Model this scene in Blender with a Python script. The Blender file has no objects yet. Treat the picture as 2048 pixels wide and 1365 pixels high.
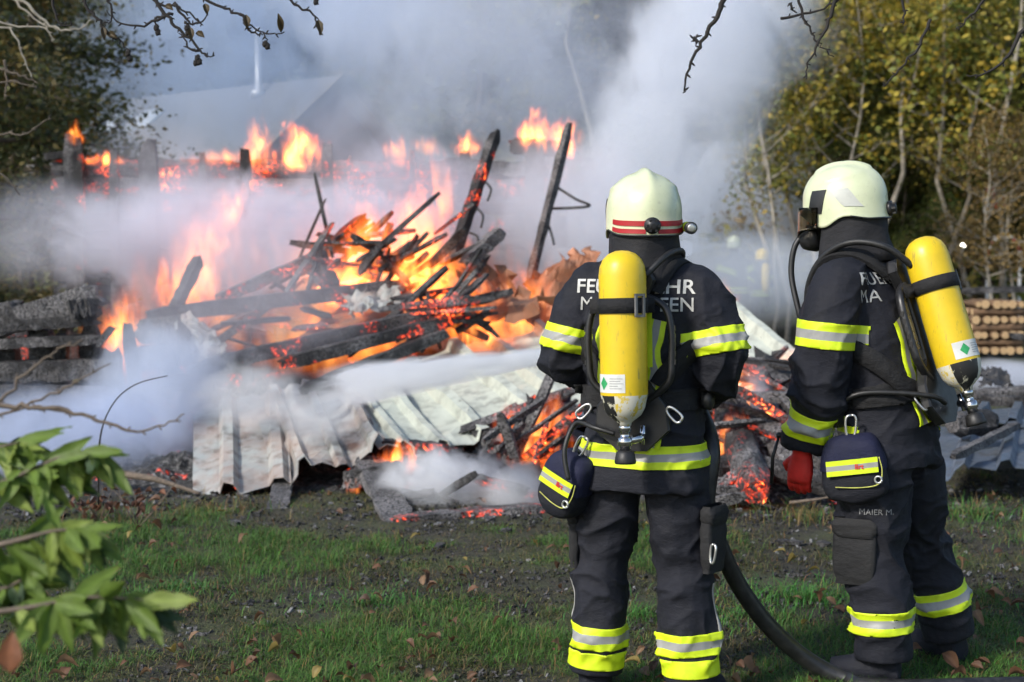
import bpy, bmesh, math, random
from mathutils import Vector, Matrix, noise, Quaternion
from mathutils.bvhtree import BVHTree
PI = math.pi
R = math.radians
sc = bpy.context.scene
col = sc.collection

# ------------------------------------------------------------------ camera
F = 2844.0                       # focal length in photo pixels (50 mm lens)
CAM = Vector((0.0, 0.0, 1.58))
PITCH = math.atan((682.5 - 505.0) / F)
cam_d = bpy.data.cameras.new('camera')
cam = bpy.data.objects.new('camera', cam_d); col.objects.link(cam)
cam.location = CAM
cam.rotation_euler = (PI / 2 - PITCH, 0, 0)
cam_d.lens = 50; cam_d.sensor_width = 36
cam_d.clip_start = 0.1; cam_d.clip_end = 600
cam_d.dof.use_dof = True; cam_d.dof.focus_distance = 5.0; cam_d.dof.aperture_fstop = 3.2
sc.camera = cam
# ------------------------------------------------------------------ world, sun, exposure
SUN_EL, SUN_AZ = R(36), R(230)    # azimuth measured from +Y clockwise: behind the camera, a little left
wd = bpy.data.worlds.new('World'); sc.world = wd; wd.use_nodes = True
nt = wd.node_tree; nt.nodes.clear()
sky = nt.nodes.new('ShaderNodeTexSky'); sky.sky_type = 'NISHITA'; sky.sun_disc = False
sky.sun_elevation = SUN_EL; sky.sun_rotation = SUN_AZ
bg = nt.nodes.new('ShaderNodeBackground'); bg.inputs[1].default_value = 0.15
wo = nt.nodes.new('ShaderNodeOutputWorld')
nt.links.new(sky.outputs[0], bg.inputs[0]); nt.links.new(bg.outputs[0], wo.inputs[0])
sd = bpy.data.lights.new('sun', 'SUN'); sd.energy = 3.2; sd.angle = R(7); sd.color = (1.0, 0.95, 0.88)
sun = bpy.data.objects.new('sun', sd); col.objects.link(sun)
sdir = Vector((math.sin(SUN_AZ) * math.cos(SUN_EL), math.cos(SUN_AZ) * math.cos(SUN_EL), math.sin(SUN_EL)))
sun.rotation_euler = sdir.to_track_quat('Z', 'Y').to_euler()
sun.location = (0, 0, 30)
sc.view_settings.view_transform = 'Standard'; sc.view_settings.look = 'None'
sc.view_settings.gamma = 1.0; sc.view_settings.use_curve_mapping = False
sc.view_settings.exposure = 0.42
cy = sc.cycles
cy.use_denoising = True
try: cy.denoiser = 'OPENIMAGEDENOISE'
except Exception: pass
cy.use_adaptive_sampling = True; cy.adaptive_threshold = 0.03
cy.max_bounces = 7; cy.diffuse_bounces = 3; cy.glossy_bounces = 3; cy.transmission_bounces = 4
cy.volume_bounces = 5; cy.transparent_max_bounces = 48
cy.sample_clamp_indirect = 4.0
cy.volume_max_steps = 256
cy.caustics_reflective = False; cy.caustics_refractive = False

# ------------------------------------------------------------------ helpers
def ray(px, py):
    cx, cyy = (px - 1024.0) / F, (py - 682.5) / F
    f = Vector((0, math.cos(PITCH), -math.sin(PITCH))); u = Vector((0, math.sin(PITCH), math.cos(PITCH)))
    return f + Vector((1, 0, 0)) * cx - u * cyy
def W(px, py, Y):                 # point seen at a pixel, Y metres away
    d = ray(px, py); return CAM + d * (Y / d.y)
def G(px, py, z=0.0):             # point seen at a pixel, on the ground
    d = ray(px, py); return CAM + d * ((z - CAM.z) / d.z)
def tag(o, label=None, cat=None, group=None, kind=None):
    if label: o['label'] = label
    if cat: o['category'] = cat
    if group: o['group'] = group
    if kind: o['kind'] = kind
    return o
def empty(name, loc=(0, 0, 0), rz=0.0, label=None, cat=None, group=None):
    o = bpy.data.objects.new(name, None); col.objects.link(o)
    o.empty_display_size = 0.1
    o.location = loc; o.rotation_euler = (0, 0, rz)
    return tag(o, label, cat, group)
def mesh_obj(name, me, parent=None, loc=None, rz=None):
    o = bpy.data.objects.new(name, me); col.objects.link(o)
    if parent: o.parent = parent
    if loc is not None: o.location = loc
    if rz is not None: o.rotation_euler = (0, 0, rz)
    return o
def perp(t):
    a = Vector((0, 0, 1)) if abs(t.z) < 0.9 else Vector((1, 0, 0))
    u = t.cross(a).normalized(); return u, t.cross(u).normalized()
class MB:
    """collects shapes for ONE mesh"""
    def __init__(s): s.v = []; s.f = []; s.m = []; s.sm = []
    def face(s, idx, m=0, smooth=False): s.f.append(tuple(idx)); s.m.append(m); s.sm.append(smooth)
    def rings(s, rs, m=0, smooth=True, cap=True, closed=True):
        b = len(s.v); n = len(rs[0])
        for r in rs: s.v += [tuple(p) for p in r]
        for i in range(len(rs) - 1):
            for j in range(n if closed else n - 1):
                k = (j + 1) % n
                s.face((b + i * n + j, b + i * n + k, b + (i + 1) * n + k, b + (i + 1) * n + j), m, smooth)
        if cap and closed:
            s.face([b + j for j in range(n)][::-1], m, False)
            s.face([b + (len(rs) - 1) * n + j for j in range(n)], m, False)
    def tube(s, pts, rad, n=8, m=0, cap=True, smooth=True):
        pts = [Vector(p) for p in pts]
        if not hasattr(rad, '__len__'): rad = [rad] * len(pts)
        rs = []; u = None
        for i, p in enumerate(pts):
            t = (pts[min(i + 1, len(pts) - 1)] - pts[max(i - 1, 0)])
            t = t.normalized() if t.length > 1e-9 else Vector((0, 0, 1))
            if u is None: u, v = perp(t)
            else:
                u = (u - t * u.dot(t)); u = u.normalized() if u.length > 1e-6 else perp(t)[0]
                v = t.cross(u)
            rs.append([p + (u * math.cos(2 * PI * k / n) + v * math.sin(2 * PI * k / n)) * rad[i] for k in range(n)])
        s.rings(rs, m, smooth, cap)
    def box(s, c, size, rot=None, m=0):
        c = Vector(c); h = Vector(size) / 2; b = len(s.v)
        for x in (-1, 1):
            for y in (-1, 1):
                for z in (-1, 1):
                    p = Vector((x * h.x, y * h.y, z * h.z))
                    if rot is not None: p = rot @ p
                    s.v.append(tuple(c + p))
        for q in ((0, 1, 3, 2), (4, 6, 7, 5), (0, 4, 5, 1), (2, 3, 7, 6), (0, 2, 6, 4), (1, 5, 7, 3)):
            s.face([b + i for i in q], m)
    def lathe(s, prof, origin, axis, n=24, m=0, smooth=True):
        axis = Vector(axis).normalized(); u, v = perp(axis); o = Vector(origin)
        rs = [[o + axis * h + (u * math.cos(2 * PI * k / n) + v * math.sin(2 * PI * k / n)) * max(r, 1e-4) for k in range(n)] for r, h in prof]
        s.rings(rs, m, smooth)
    def grid(s, fn, nu, nv, m=0, smooth=True):
        b = len(s.v)
        for i in range(nu + 1):
            for j in range(nv + 1): s.v.append(tuple(fn(i / nu, j / nv)))
        for i in range(nu):
            for j in range(nv):
                a = b + i * (nv + 1) + j
                s.face((a, a + nv + 1, a + nv + 2, a + 1), m, smooth)
    def mesh(s, name, mats):
        me = bpy.data.meshes.new(name); me.from_pydata(s.v, [], s.f)
        for mt in (mats if isinstance(mats, (list, tuple)) else [mats]): me.materials.append(mt)
        me.polygons.foreach_set('material_index', s.m); me.polygons.foreach_set('use_smooth', s.sm)
        me.update(); return me
    def build(s, name, mats, parent=None, loc=None, rz=None):
        return mesh_obj(name, s.mesh(name, mats), parent, loc, rz)
def spline(pts, n=6):
    """Catmull-Rom through pts"""
    P = [Vector(p) for p in pts]; out = []
    for i in range(len(P) - 1):
        a, b, c, d = P[max(i - 1, 0)], P[i], P[i + 1], P[min(i + 2, len(P) - 1)]
        for k in range(n):
            t = k / n
            out.append(0.5 * ((2 * b) + (c - a) * t + (2 * a - 5 * b + 4 * c - d) * t * t + (3 * b - a - 3 * c + d) * t ** 3))
    out.append(P[-1]); return out
def lerp(a, b, t): return a + (b - a) * t
def sstep(a, b, x):
    t = min(1, max(0, (x - a) / (b - a))); return t * t * (3 - 2 * t)
def solidify(me, th):
    bm = bmesh.new(); bm.from_mesh(me)
    r = bmesh.ops.solidify(bm, geom=bm.faces[:], thickness=th)
    bm.to_mesh(me); bm.free(); return me

# ------------------------------------------------------------------ materials
class N:
    def __init__(s, name):
        s.mat = bpy.data.materials.new(name); s.mat.use_nodes = True
        s.t = s.mat.node_tree; s.t.nodes.clear()
        s.out = s.t.nodes.new('ShaderNodeOutputMaterial')
    def n(s, typ, **kw):
        nd = s.t.nodes.new('ShaderNode' + typ)
        for k, v in kw.items(): setattr(nd, k, v)
        return nd
    def l(s, a, b): s.t.links.new(a, b)
    def val(s, sock, v):
        if hasattr(v, 'is_linked') or hasattr(v, 'links'): s.l(v, sock)
        elif isinstance(v, (int, float)): sock.default_value = v
        else: sock.default_value = tuple(v) + ((1.0,) if len(v) == 3 and len(sock.default_value) == 4 else ())
    def math(s, op, a, b=None, c=None, clamp=False):
        nd = s.n('Math', operation=op, use_clamp=clamp)
        for i, v in enumerate((a, b, c)):
            if v is not None: s.val(nd.inputs[i], v)
        return nd.outputs[0]
    def vmath(s, op, a, b=None):
        nd = s.n('VectorMath', operation=op)
        for i, v in enumerate((a, b)):
            if v is not None: s.val(nd.inputs[i], v)
        if op == 'SCALE': nd.inputs['Scale'].default_value = 0.12
        return nd.outputs['Value'] if op in ('LENGTH', 'DOT_PRODUCT') else nd.outputs[0]
    def noise(s, vec, scale, detail=3, rough=0.55, dist=0.0, out=0):
        nd = s.n('TexNoise'); nd.inputs['Scale'].default_value = scale
        nd.inputs['Detail'].default_value = detail; nd.inputs['Roughness'].default_value = rough
        nd.inputs['Distortion'].default_value = dist
        if vec is not None: s.l(vec, nd.inputs['Vector'])
        return nd.outputs[out]
    def vor(s, vec, scale, feature='F1', out=0):
        nd = s.n('TexVoronoi', feature=feature); nd.inputs['Scale'].default_value = scale
        if vec is not None: s.l(vec, nd.inputs['Vector'])
        return nd.outputs[out]
    def map(s, v, a, b, c=0.0, d=1.0, smooth=False):
        nd = s.n('MapRange'); nd.interpolation_type = 'SMOOTHSTEP' if smooth else 'LINEAR'
        s.val(nd.inputs[0], v)
        for i, x in enumerate((a, b, c, d)): nd.inputs[i + 1].default_value = x
        return nd.outputs[0]
    def ramp(s, v, stops):
        nd = s.n('ValToRGB'); cr = nd.color_ramp
        while len(cr.elements) < len(stops): cr.elements.new(0.5)
        for e, (p, c) in zip(cr.elements, stops):
            e.position = p; e.color = tuple(c) + (1.0,)
        s.val(nd.inputs[0], v); return nd.outputs[0]
    def mix(s, f, a, b):
        nd = s.n('Mix', data_type='RGBA'); s.val(nd.inputs[0], f); s.val(nd.inputs[6], a); s.val(nd.inputs[7], b)
        return nd.outputs[2]
    def coord(s, which='Object'): return s.n('TexCoord').outputs[which]
    def pos(s): return s.n('NewGeometry').outputs['Position']
    def scale(s, vec, sc3):
        nd = s.n('Mapping'); nd.inputs['Scale'].default_value = sc3; s.l(vec, nd.inputs[0]); return nd.outputs[0]
    def bump(s, h, strength=0.4, dist=0.01):
        nd = s.n('Bump'); nd.inputs['Strength'].default_value = strength; nd.inputs['Distance'].default_value = dist
        s.l(h, nd.inputs['Height']); return nd.outputs[0]
    def bsdf(s, color, rough=0.7, metal=0.0, normal=None, **kw):
        b = s.n('BsdfPrincipled'); s.val(b.inputs['Base Color'], color); s.val(b.inputs['Roughness'], rough)
        s.val(b.inputs['Metallic'], metal)
        if normal is not None: s.l(normal, b.inputs['Normal'])
        for k, v in kw.items(): s.val(b.inputs[k.replace('_', ' ')], v)
        s.l(b.outputs[0], s.out.inputs[0]); s.b = b
        return s.mat
def plain(name, color, rough=0.6, metal=0.0, var=0.12, nscale=25.0, bump=0.0, **kw):
    """base colour with slight grain and wear"""
    n = N(name); c = n.coord()
    f = n.noise(c, nscale, 4)
    cc = n.mix(n.map(f, 0.35, 0.7), [x * (1 - var) for x in color], [min(1, x * (1 + var)) for x in color])
    nm = n.bump(n.noise(c, nscale * 4, 3), bump, 0.004) if bump else None
    return n.bsdf(cc, n.map(f, 0.3, 0.7, max(0.02, rough - 0.08), min(1, rough + 0.08)), metal, nm, **kw)
def attr_mat(name, rough=0.7, trans=0.0):
    n = N(name); a = n.n('VertexColor'); a.layer_name = 'Col'
    m = n.bsdf(a.outputs[0], rough)
    if trans:
        tr = n.n('BsdfTranslucent'); n.l(a.outputs[0], tr.inputs[0])
        mx = n.n('MixShader'); mx.inputs[0].default_value = trans
        n.l(n.b.outputs[0], mx.inputs[1]); n.l(tr.outputs[0], mx.inputs[2]); n.l(mx.outputs[0], n.out.inputs[0])
    return m
def set_col(me, cols):
    """one colour for each vertex"""
    a = me.color_attributes.new('Col', 'FLOAT_COLOR', 'POINT'); flat = []
    for c in cols: flat += [c[0], c[1], c[2], 1.0]
    a.data.foreach_set('color', flat)

def char_mat(name, ember=0.0, ash=0.35):
    """charred timber: cracked black blocks, grey ash, glowing cracks where it still burns"""
    n = N(name); p = n.pos()
    wp = n.vmath('ADD', p, n.vmath('SCALE', n.noise(p, 7, 3, .6, 0, 1), None)); cr = n.vor(n.scale(wp, (1.0, 1.0, 1.5)), 27, 'DISTANCE_TO_EDGE')
    crack = n.map(cr, 0.0, 0.12)
    ns = n.noise(p, 5, 4); fine = n.noise(p, 60, 3)
    base = n.mix(n.map(fine, 0.35, 0.75), (0.008, 0.008, 0.009), (0.035, 0.033, 0.033))
    base = n.mix(n.math('MULTIPLY', n.map(ns, 0.55 - ash * 0.3, 0.8 - ash * 0.2), n.map(fine, 0.35, 0.6)), base, (0.22, 0.21, 0.21))
    h = n.math('ADD', crack, n.math('MULTIPLY', fine, 0.5))
    m = n.bsdf(base, 0.75, 0, n.bump(h, 0.7, 0.016))
    if ember > 0:
        e1 = n.map(n.noise(p, 2.6, 4, 0.65), 0.62 - ember * 0.14, 0.76 - ember * 0.10)
        line = n.map(n.vor(n.vmath('ADD', p, n.vmath('SCALE', n.noise(p, 9, 2, .5, 0, 1), None)), 16, 'DISTANCE_TO_EDGE'), 0.02, 0.16, 1.0, 0.0)
        e2 = n.math('MULTIPLY', e1, n.math('MULTIPLY', n.map(n.noise(p, 38, 3), 0.40, 0.66), n.math('ADD', n.math('MULTIPLY', line, 1.0), 0.05)))
        sz = n.n('SeparateXYZ'); n.l(n.n('NewGeometry').outputs['Normal'], sz.inputs[0])
        e2 = n.math('MULTIPLY', e2, n.map(sz.outputs[2], -0.2, 0.7, 1.35, 0.45))
        colr = n.ramp(e2, [(0.0, (0, 0, 0)), (0.25, (0.35, 0.02, 0.003)), (0.6, (1.0, 0.13, 0.02)), (1.0, (1.0, 0.5, 0.12))])
        n.l(colr, n.b.inputs['Emission Color']); n.b.inputs['Emission Strength'].default_value = 2.4
    return m
def sheet_mat(name, c1, c2, dirt=0.4, rough=0.45, metal=0.35, rust=0.0):
    n = N(name); p = n.pos()
    big = n.noise(p, 1.6, 5, 0.6); mid = n.noise(p, 9, 4); sp = n.vor(p, 7)
    c = n.mix(n.map(big, 0.35, 0.7), c1, c2)
    c = n.mix(n.math('MULTIPLY', n.map(mid, 0.5, 0.75), dirt), c, (0.10, 0.09, 0.08))
    c = n.mix(n.map(sp, 0.03, 0.07, 1.0, 0.0), c, (0.05, 0.045, 0.04))
    soot = n.math('MULTIPLY', n.map(n.noise(p, 1.9, 6, .7), .50, .66), n.map(mid, .35, .6)); c = n.mix(n.math('MULTIPLY', soot, min(1.0, dirt * .95)), c, (0.075, 0.07, 0.065))
    if rust: c = n.mix(n.math('MULTIPLY', n.map(n.noise(p, 4, 4), 0.4, 0.6), rust), c, (0.30, 0.10, 0.035))
    return n.bsdf(c, n.map(mid, 0.3, 0.7, rough - 0.12, rough + 0.2), metal, n.bump(n.noise(p, 3.5, 3), 0.25, 0.03))

M = {}
M['char'] = char_mat('charred wood', 0.0)
M['char_ash'] = char_mat('ashy charred wood', 0.0, 1.0)
M['char_warm'] = char_mat('smouldering wood', 0.45)
M['char_hot'] = char_mat('glowing wood', 1.0, 0.8)
M['sheet'] = sheet_mat('pale green roof sheet', (0.46, 0.49, 0.42), (0.58, 0.60, 0.51), 0.45, 0.5, 0.1)
M['sheet_zinc'] = sheet_mat('scorched zinc sheet', (0.30, 0.32, 0.31), (0.42, 0.43, 0.40), 0.9, 0.58, 0.08, 0.3)
M['sheet_rust'] = sheet_mat('heat-tinted sheet', (0.24, 0.10, 0.05), (0.34, 0.16, 0.09), 0.9, 0.6, 0.2, 0.6)
M['sheet_blue'] = sheet_mat('blue-grey roof sheet', (0.10, 0.13, 0.17), (0.16, 0.19, 0.24), 0.6, 0.4)
M['sheet_dark'] = sheet_mat('sooty sheet', (0.03, 0.03, 0.035), (0.06, 0.06, 0.06), 0.5, 0.5)
M['leaf'] = attr_mat('leaves', 0.6, 0.35)
M['grass'] = attr_mat('grass blades', 0.7, 0.25)
M['bark'] = plain('bark', (0.10, 0.08, 0.06), 0.9, 0, 0.4, 12, 0.8)
M['bark_pale'] = plain('pale bark', (0.30, 0.27, 0.22), 0.85, 0, 0.35, 10, 0.6)
M['twig'] = plain('dark twig', (0.018, 0.015, 0.013), 0.85, 0, 0.3, 40, 0.4)
M['twig_brown'] = plain('brown twig', (0.13, 0.10, 0.075), 0.85, 0, 0.3, 40, 0.4)
# ------------------------------------------------------------------ ground
def fbm(x, y, s, seed=0.0): return noise.fractal(Vector((x * s + seed, y * s - seed, seed * 0.37)), 0.6, 2.0, 4)
def hill(x, y):
    """height of the terrain: flat lawn, then a wooded slope"""
    start = 27.0 - 3.0 * sstep(2, 9, x) + 6 * sstep(-4, -14, x)
    d = max(0.0, y - start)
    return 0.42 * d - 0.0022 * d * d * (d < 60) + (0.5 * fbm(x, y, 0.12, 3.1) * min(1, d / 6)) if d > 0 else 0.0
def burnt(x, y):
    """0 = living grass, 1 = charred soil"""
    v = fbm(x, y, 0.75, 1.7) * 0.55 + fbm(x, y, 2.6, 5.2) * 0.35
    near_fire = sstep(7.2, 9.0, y + 0.25 * fbm(x, y, 0.9, 8.0))
    right = 0.22 * sstep(0.4, 1.6, x) * sstep(5.8, 6.6, y)
    return min(1, max(0, 0.33 + v * 1.4 + near_fire * 0.5 + right))
def build_ground():
    n = N('scorched lawn soil'); p = n.pos()
    a = n.noise(p, 1.3, 6, 0.65); b = n.noise(p, 11, 5, 0.65); c = n.noise(p, 70, 4, 0.6)
    soil = n.mix(n.map(b, 0.35, 0.65), (0.018, 0.017, 0.013), (0.055, 0.048, 0.028))
    soil = n.mix(n.map(a, 0.46, 0.62), soil, (0.050, 0.060, 0.020))
    soil = n.mix(n.math('MULTIPLY', n.map(c, 0.58, 0.75), n.map(b, 0.5, 0.65)), soil, (0.10, 0.097, 0.092))
    n.bsdf(soil, 0.95, 0, n.bump(n.math('ADD', b, n.math('MULTIPLY', c, 0.6)), 0.9, 0.03))
    mb = MB()
    xs = [-160, -90, -50, -30, -20, -14] + [-10 + i * 0.5 for i in range(41)] + [14, 20, 30, 50, 90, 160]
    ys = [-30, -10, 0, 3] + [4 + i * 0.25 for i in range(29)] + [11.5 + i for i in range(50)] + [70, 90, 140, 260]
    for x in xs:
        for y in ys:
            z = hill(x, y)
            if 4 <= y <= 11.5: z += 0.018 * fbm(x, y, 1.1, 2.0)
            mb.v.append((x, y, z))
    ny = len(ys)
    for i in range(len(xs) - 1):
        for j in range(ny - 1):
            a_ = i * ny + j; mb.face((a_, a_ + ny, a_ + ny + 1, a_ + 1), 0, True)
    tag(mb.build('ground', n.mat), kind='structure')
build_ground()
def ground_z(x, y): return hill(x, y) + (0.018 * fbm(x, y, 1.1, 2.0) if 4 <= y <= 11.5 else 0)

def build_grass():
    rnd = random.Random(5); v = []; f = []; c = []
    def blade(x, y, h, w, lean, ang, colr):
        z = ground_z(x, y) - 0.004; b = len(v)
        dx, dy = math.cos(ang), math.sin(ang); sx, sy = -dy * w, dx * w
        for t, ww in ((0, 1), (0.55, 0.8), (1, 0.05)):
            o = lean * h * t * t
            for s in (-1, 1):
                v.append((x + dx * o + sx * ww * s, y + dy * o + sy * ww * s, z + h * t * (1 - 0.3 * lean * t)))
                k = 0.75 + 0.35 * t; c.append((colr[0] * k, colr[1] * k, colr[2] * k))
        f.append((b, b + 1, b + 3, b + 2)); f.append((b + 2, b + 3, b + 5, b + 4))
    N_ = 250000; k = 0
    while k < N_:
        y = 4.7 + 5.6 * rnd.random() ** 1.25; x = rnd.uniform(-0.44, 0.5) * y + rnd.uniform(-.2, .2)
        bu = burnt(x, y); k += 1
        if rnd.random() < bu * 1.02 - 0.05:
            if rnd.random() < .55: continue
            g = rnd.uniform(.5, 1.2); cc = rnd.choice(((.050, .048, .018), (.030, .034, .014), (.075, .062, .028), (.018, .017, .014)))
            blade(x, y, rnd.uniform(.008, .022), rnd.uniform(.002, .004), rnd.uniform(.4, 1.8), rnd.uniform(0, 2 * PI), [q * g for q in cc]); continue
        tuft = sstep(0.05, 0.5, fbm(x, y, 1.6, 9.4)) * (1 - bu)
        green = sstep(0.55, 0.15, bu)
        h = rnd.uniform(0.014, 0.042) + 0.05 * tuft * rnd.random() + 0.03 * green * rnd.random()
        dry = rnd.random() < 0.16 + 0.45 * bu
        if dry: colr = (rnd.uniform(.12, .24), rnd.uniform(.11, .19), rnd.uniform(.035, .07))
        else:
            g = rnd.uniform(.5, 1.35); colr = (lerp(.062, .075, green) * g, lerp(.08, .18, green) * g, lerp(.018, .026, green) * g)
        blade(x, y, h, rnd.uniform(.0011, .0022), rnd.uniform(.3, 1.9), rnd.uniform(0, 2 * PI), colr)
    # straw and taller tufts at the fire's edge and along the right
    for tx, ty, nn, hh, dryp in [(W(1600, 1000, 8.3).x, 8.3, 260, .16, .75), (2.75, 8.4, 420, .17, .25), (2.9, 7.7, 260, .1, .3), (1.35, 6.4, 900, .10, .05), (1.05, 6.05, 500, .08, .05),
                                 (2.45, 6.2, 500, .09, .1), (0.55, 6.1, 500, .08, .05), (-0.6, 6.3, 600, .07, .08), (-1.6, 6.6, 600, .07, .1), (-2.3, 8.3, 200, .16, .7), (-1.75, 8.6, 160, .14, .8), (2.2, 5.3, 500, .09, .05), (-1.9, 7.2, 300, .08, .2)]:
        for i in range(nn):
            a = rnd.uniform(0, 2 * PI); r = abs(rnd.gauss(0, .22)); x, y = tx + r * math.cos(a) * 1.5, ty + r * math.sin(a)
            colr = (rnd.uniform(.14, .28), rnd.uniform(.12, .21), .055) if rnd.random() < dryp else (.075 * rnd.uniform(.6, 1.3), .21 * rnd.uniform(.6, 1.3), .035)
            blade(x, y, hh * rnd.uniform(.4, 1), .002, rnd.uniform(.3, 1.5), rnd.uniform(0, 2 * PI), colr)
    me = bpy.data.meshes.new('grass'); me.from_pydata(v, [], f); set_col(me, c); me.materials.append(M['grass'])
    tag(mesh_obj('grass', me), 'short patchy green and straw coloured grass on the scorched lawn', 'grass', kind='stuff')
    # cinders: small black and grey crumbs in the charred patches
    mb = MB(); n = 0
    while n < 5200:
        y = 4.8 + 5.0 * rnd.random() ** 1.0; x = rnd.uniform(-.40, .40) * y
        if rnd.random() > (burnt(x, y) - .3) * 1.3: continue
        n += 1; s = rnd.uniform(.004, .016) * (1 + (y > 8.3) * .5)
        rot = Quaternion(Vector((rnd.random(), rnd.random(), rnd.random())).normalized(), rnd.uniform(0, 6)).to_matrix()
        mb.box((x, y, ground_z(x, y) + s * .3), (s * rnd.uniform(1, 2.4), s, s * .7), rot, 0 if rnd.random() < .93 else 1)
    tag(mb.build('cinders', [M['char'], plain('white ash', (.17, .17, .17), .95)]), 'black and grey cinders strewn over the burnt grass', 'cinders', kind='stuff')
build_grass()

# fallen leaves, each a thing of its own
def leaf_mesh(name, L, Wd, curl, fold, mat, cols, seed, seg=7):
    rnd = random.Random(seed); v = []; f = []; c = []
    for i in range(seg + 1):
        t = i / seg; w = Wd * math.sin(PI * min(1, t ** 0.8 * 0.97 + 0.02)) * (1 + .12 * rnd.uniform(-1, 1)) + .0006
        for s in (-1, -.5, 0, .5, 1):
            z = curl * L * (math.sin(t * 2.6) * .35 + .25 * t * t) + abs(s) * w * fold + .004 * rnd.uniform(-1, 1) * abs(s) * (L / .1)
            v.append((s * w, t * L, z)); k = rnd.uniform(.85, 1.15) * (1.25 if s == 0 else 1) ; c.append(tuple(x * k for x in cols))
    for i in range(seg):
        for j in range(4):
            a = i * 5 + j; f.append((a, a + 1, a + 6, a + 5))
    me = bpy.data.meshes.new(name); me.from_pydata(v, [], f)
    me.polygons.foreach_set('use_smooth', [True] * len(f)); set_col(me, c); me.materials.append(mat); return me
def fallen_leaves():
    rnd = random.Random(11)
    browns = [(.11, .055, .028), (.15, .075, .04), (.075, .04, .024), (.20, .12, .065), (.24, .18, .05)]
    ms = []
    for ci, cc in enumerate(browns):
        ms.append([leaf_mesh('fallen_leaf', rnd.uniform(.06, .085), rnd.uniform(.018, .026), rnd.uniform(.4, 1.5), rnd.uniform(.3, 1.5), M['leaf'], cc, 100 + ci * 7 + j) for j in range(3)])
    names = ['dark brown', 'reddish brown', 'deep brown', 'tan', 'yellowish']
    k = 0
    while k < 300:
        y = 4.9 + 4.0 * rnd.random() ** 1.7; x = rnd.uniform(-.38, .38) * y
        if fbm(x, y, 1.1, 4.0) + .25 * (x > .2) < rnd.uniform(-.45, .45): continue
        i = rnd.choice([0, 0, 1, 1, 1, 2, 3, 3, 4])
        o = mesh_obj('fallen_leaf', rnd.choice(ms[i])); k += 1
        o.location = (x, y, ground_z(x, y) + rnd.uniform(.02, .05))
        o.rotation_euler = (rnd.uniform(-.6, .6), rnd.uniform(-.7, .7), rnd.uniform(0, 6.28)); s = rnd.uniform(.45, .9); o.scale = (s, s, s)
        tag(o, 'dry curled %s leaf fallen on the grass' % names[i], 'leaf', names[i] + ' leaves fallen on the lawn')
fallen_leaves()

# ------------------------------------------------------------------ trees
def tree_meshes(seed, h, r, nbr, leaves, lsize, cols, barkm, spread=.35, first=.3, up=.5, conifer=False, sub=4):
    rnd = random.Random(seed); tr = MB(); ends = []
    pts = []; x = y = 0.0
    for i in range(9):
        t = i / 8; pts.append(Vector((x, y, h * t))); x += rnd.gauss(0, .018) * h; y += rnd.gauss(0, .018) * h
    tr.tube(pts, [r * (1 - .88 * i / 8) for i in range(9)], 7)
    for b in range(nbr):
        t = lerp(first, .98, (b + rnd.random()) / nbr); k = min(7, int(t * 8)); p0 = lerp(pts[k], pts[k + 1], t * 8 - k)
        a = rnd.uniform(0, 2 * PI) + b * 2.4
        L = h * spread * ((1.05 - t) * 1.1 if conifer else (0.45 + .75 * math.sin(PI * min(1, (t - first) / (1 - first) * .8 + .15)))) * rnd.uniform(.7, 1.2)
        d = Vector((math.cos(a), math.sin(a), (-.25 if conifer else up) * rnd.uniform(.5, 1.3))).normalized()
        q = [p0]; 
        for i in range(4):
            d = (d + Vector((rnd.gauss(0, .16), rnd.gauss(0, .16), rnd.gauss(0.04, .12)))).normalized(); q.append(q[-1] + d * L / 4)
        r0 = r * (1 - .88 * t) * .5 + .006
        tr.tube(q, [r0, r0 * .7, r0 * .5, r0 * .33, r0 * .15], 5); ends.append((q, 1.0))
        for s_ in range(sub):
            i0 = rnd.randint(1, 3); d2 = (d + Vector((rnd.gauss(0, .7), rnd.gauss(0, .7), rnd.gauss(0, .5)))).normalized(); l2 = L * rnd.uniform(.25, .5)
            q2 = [q[i0], q[i0] + d2 * l2 * .5, q[i0] + d2 * l2 + Vector((0, 0, rnd.uniform(-.1, .15) * l2))]
            tr.tube(q2, [r0 * .4, r0 * .25, r0 * .1], 4, cap=False); ends.append((q2, .8))
    tm = tr.mesh('trunk', barkm)
    v = []; f = []; c = []
    clumps = []
    for q, wt in ends:
        for i in range(3): 
            k = rnd.randint(1, len(q) - 1); clumps.append((lerp(q[k - 1], q[k], rnd.random()), h * rnd.uniform(.02, .055), rnd.uniform(.6, 1.3), rnd.choice(cols)))
    for i in range(leaves):
        p, rad, br, cc = rnd.choice(clumps)
        p = p + Vector((rnd.gauss(0, rad), rnd.gauss(0, rad), rnd.gauss(0, rad * (.45 if conifer else .8))))
        u = Vector((rnd.gauss(0, 1), rnd.gauss(0, 1), rnd.gauss(0, .6))).normalized(); w = u.cross(Vector((rnd.gauss(0, 1), rnd.gauss(0, 1), rnd.gauss(0, 1)))).normalized()
        s = lsize * rnd.uniform(.6, 1.3); b = len(v)
        v += [p - u * s, p + w * s * .55, p + u * s, p - w * s * .55]; f.append((b, b + 1, b + 2, b + 3))
        k = br * rnd.uniform(.75, 1.25); c += [tuple(x * k for x in cc)] * 4
    cm = bpy.data.meshes.new('crown'); cm.from_pydata(v, [], f); set_col(cm, c); cm.materials.append(M['leaf'])
    return tm, cm
YEL = [(.34, .27, .035), (.26, .25, .04), (.40, .28, .03), (.17, .20, .035)]
OLV = [(.16, .19, .04), (.22, .22, .04), (.32, .26, .04), (.11, .15, .03)]
GRN = [(.09, .13, .03), (.11, .14, .03), (.07, .10, .025), (.17, .16, .035)]
BRN = [(.22, .15, .05), (.17, .13, .05), (.28, .18, .05)]
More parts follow.
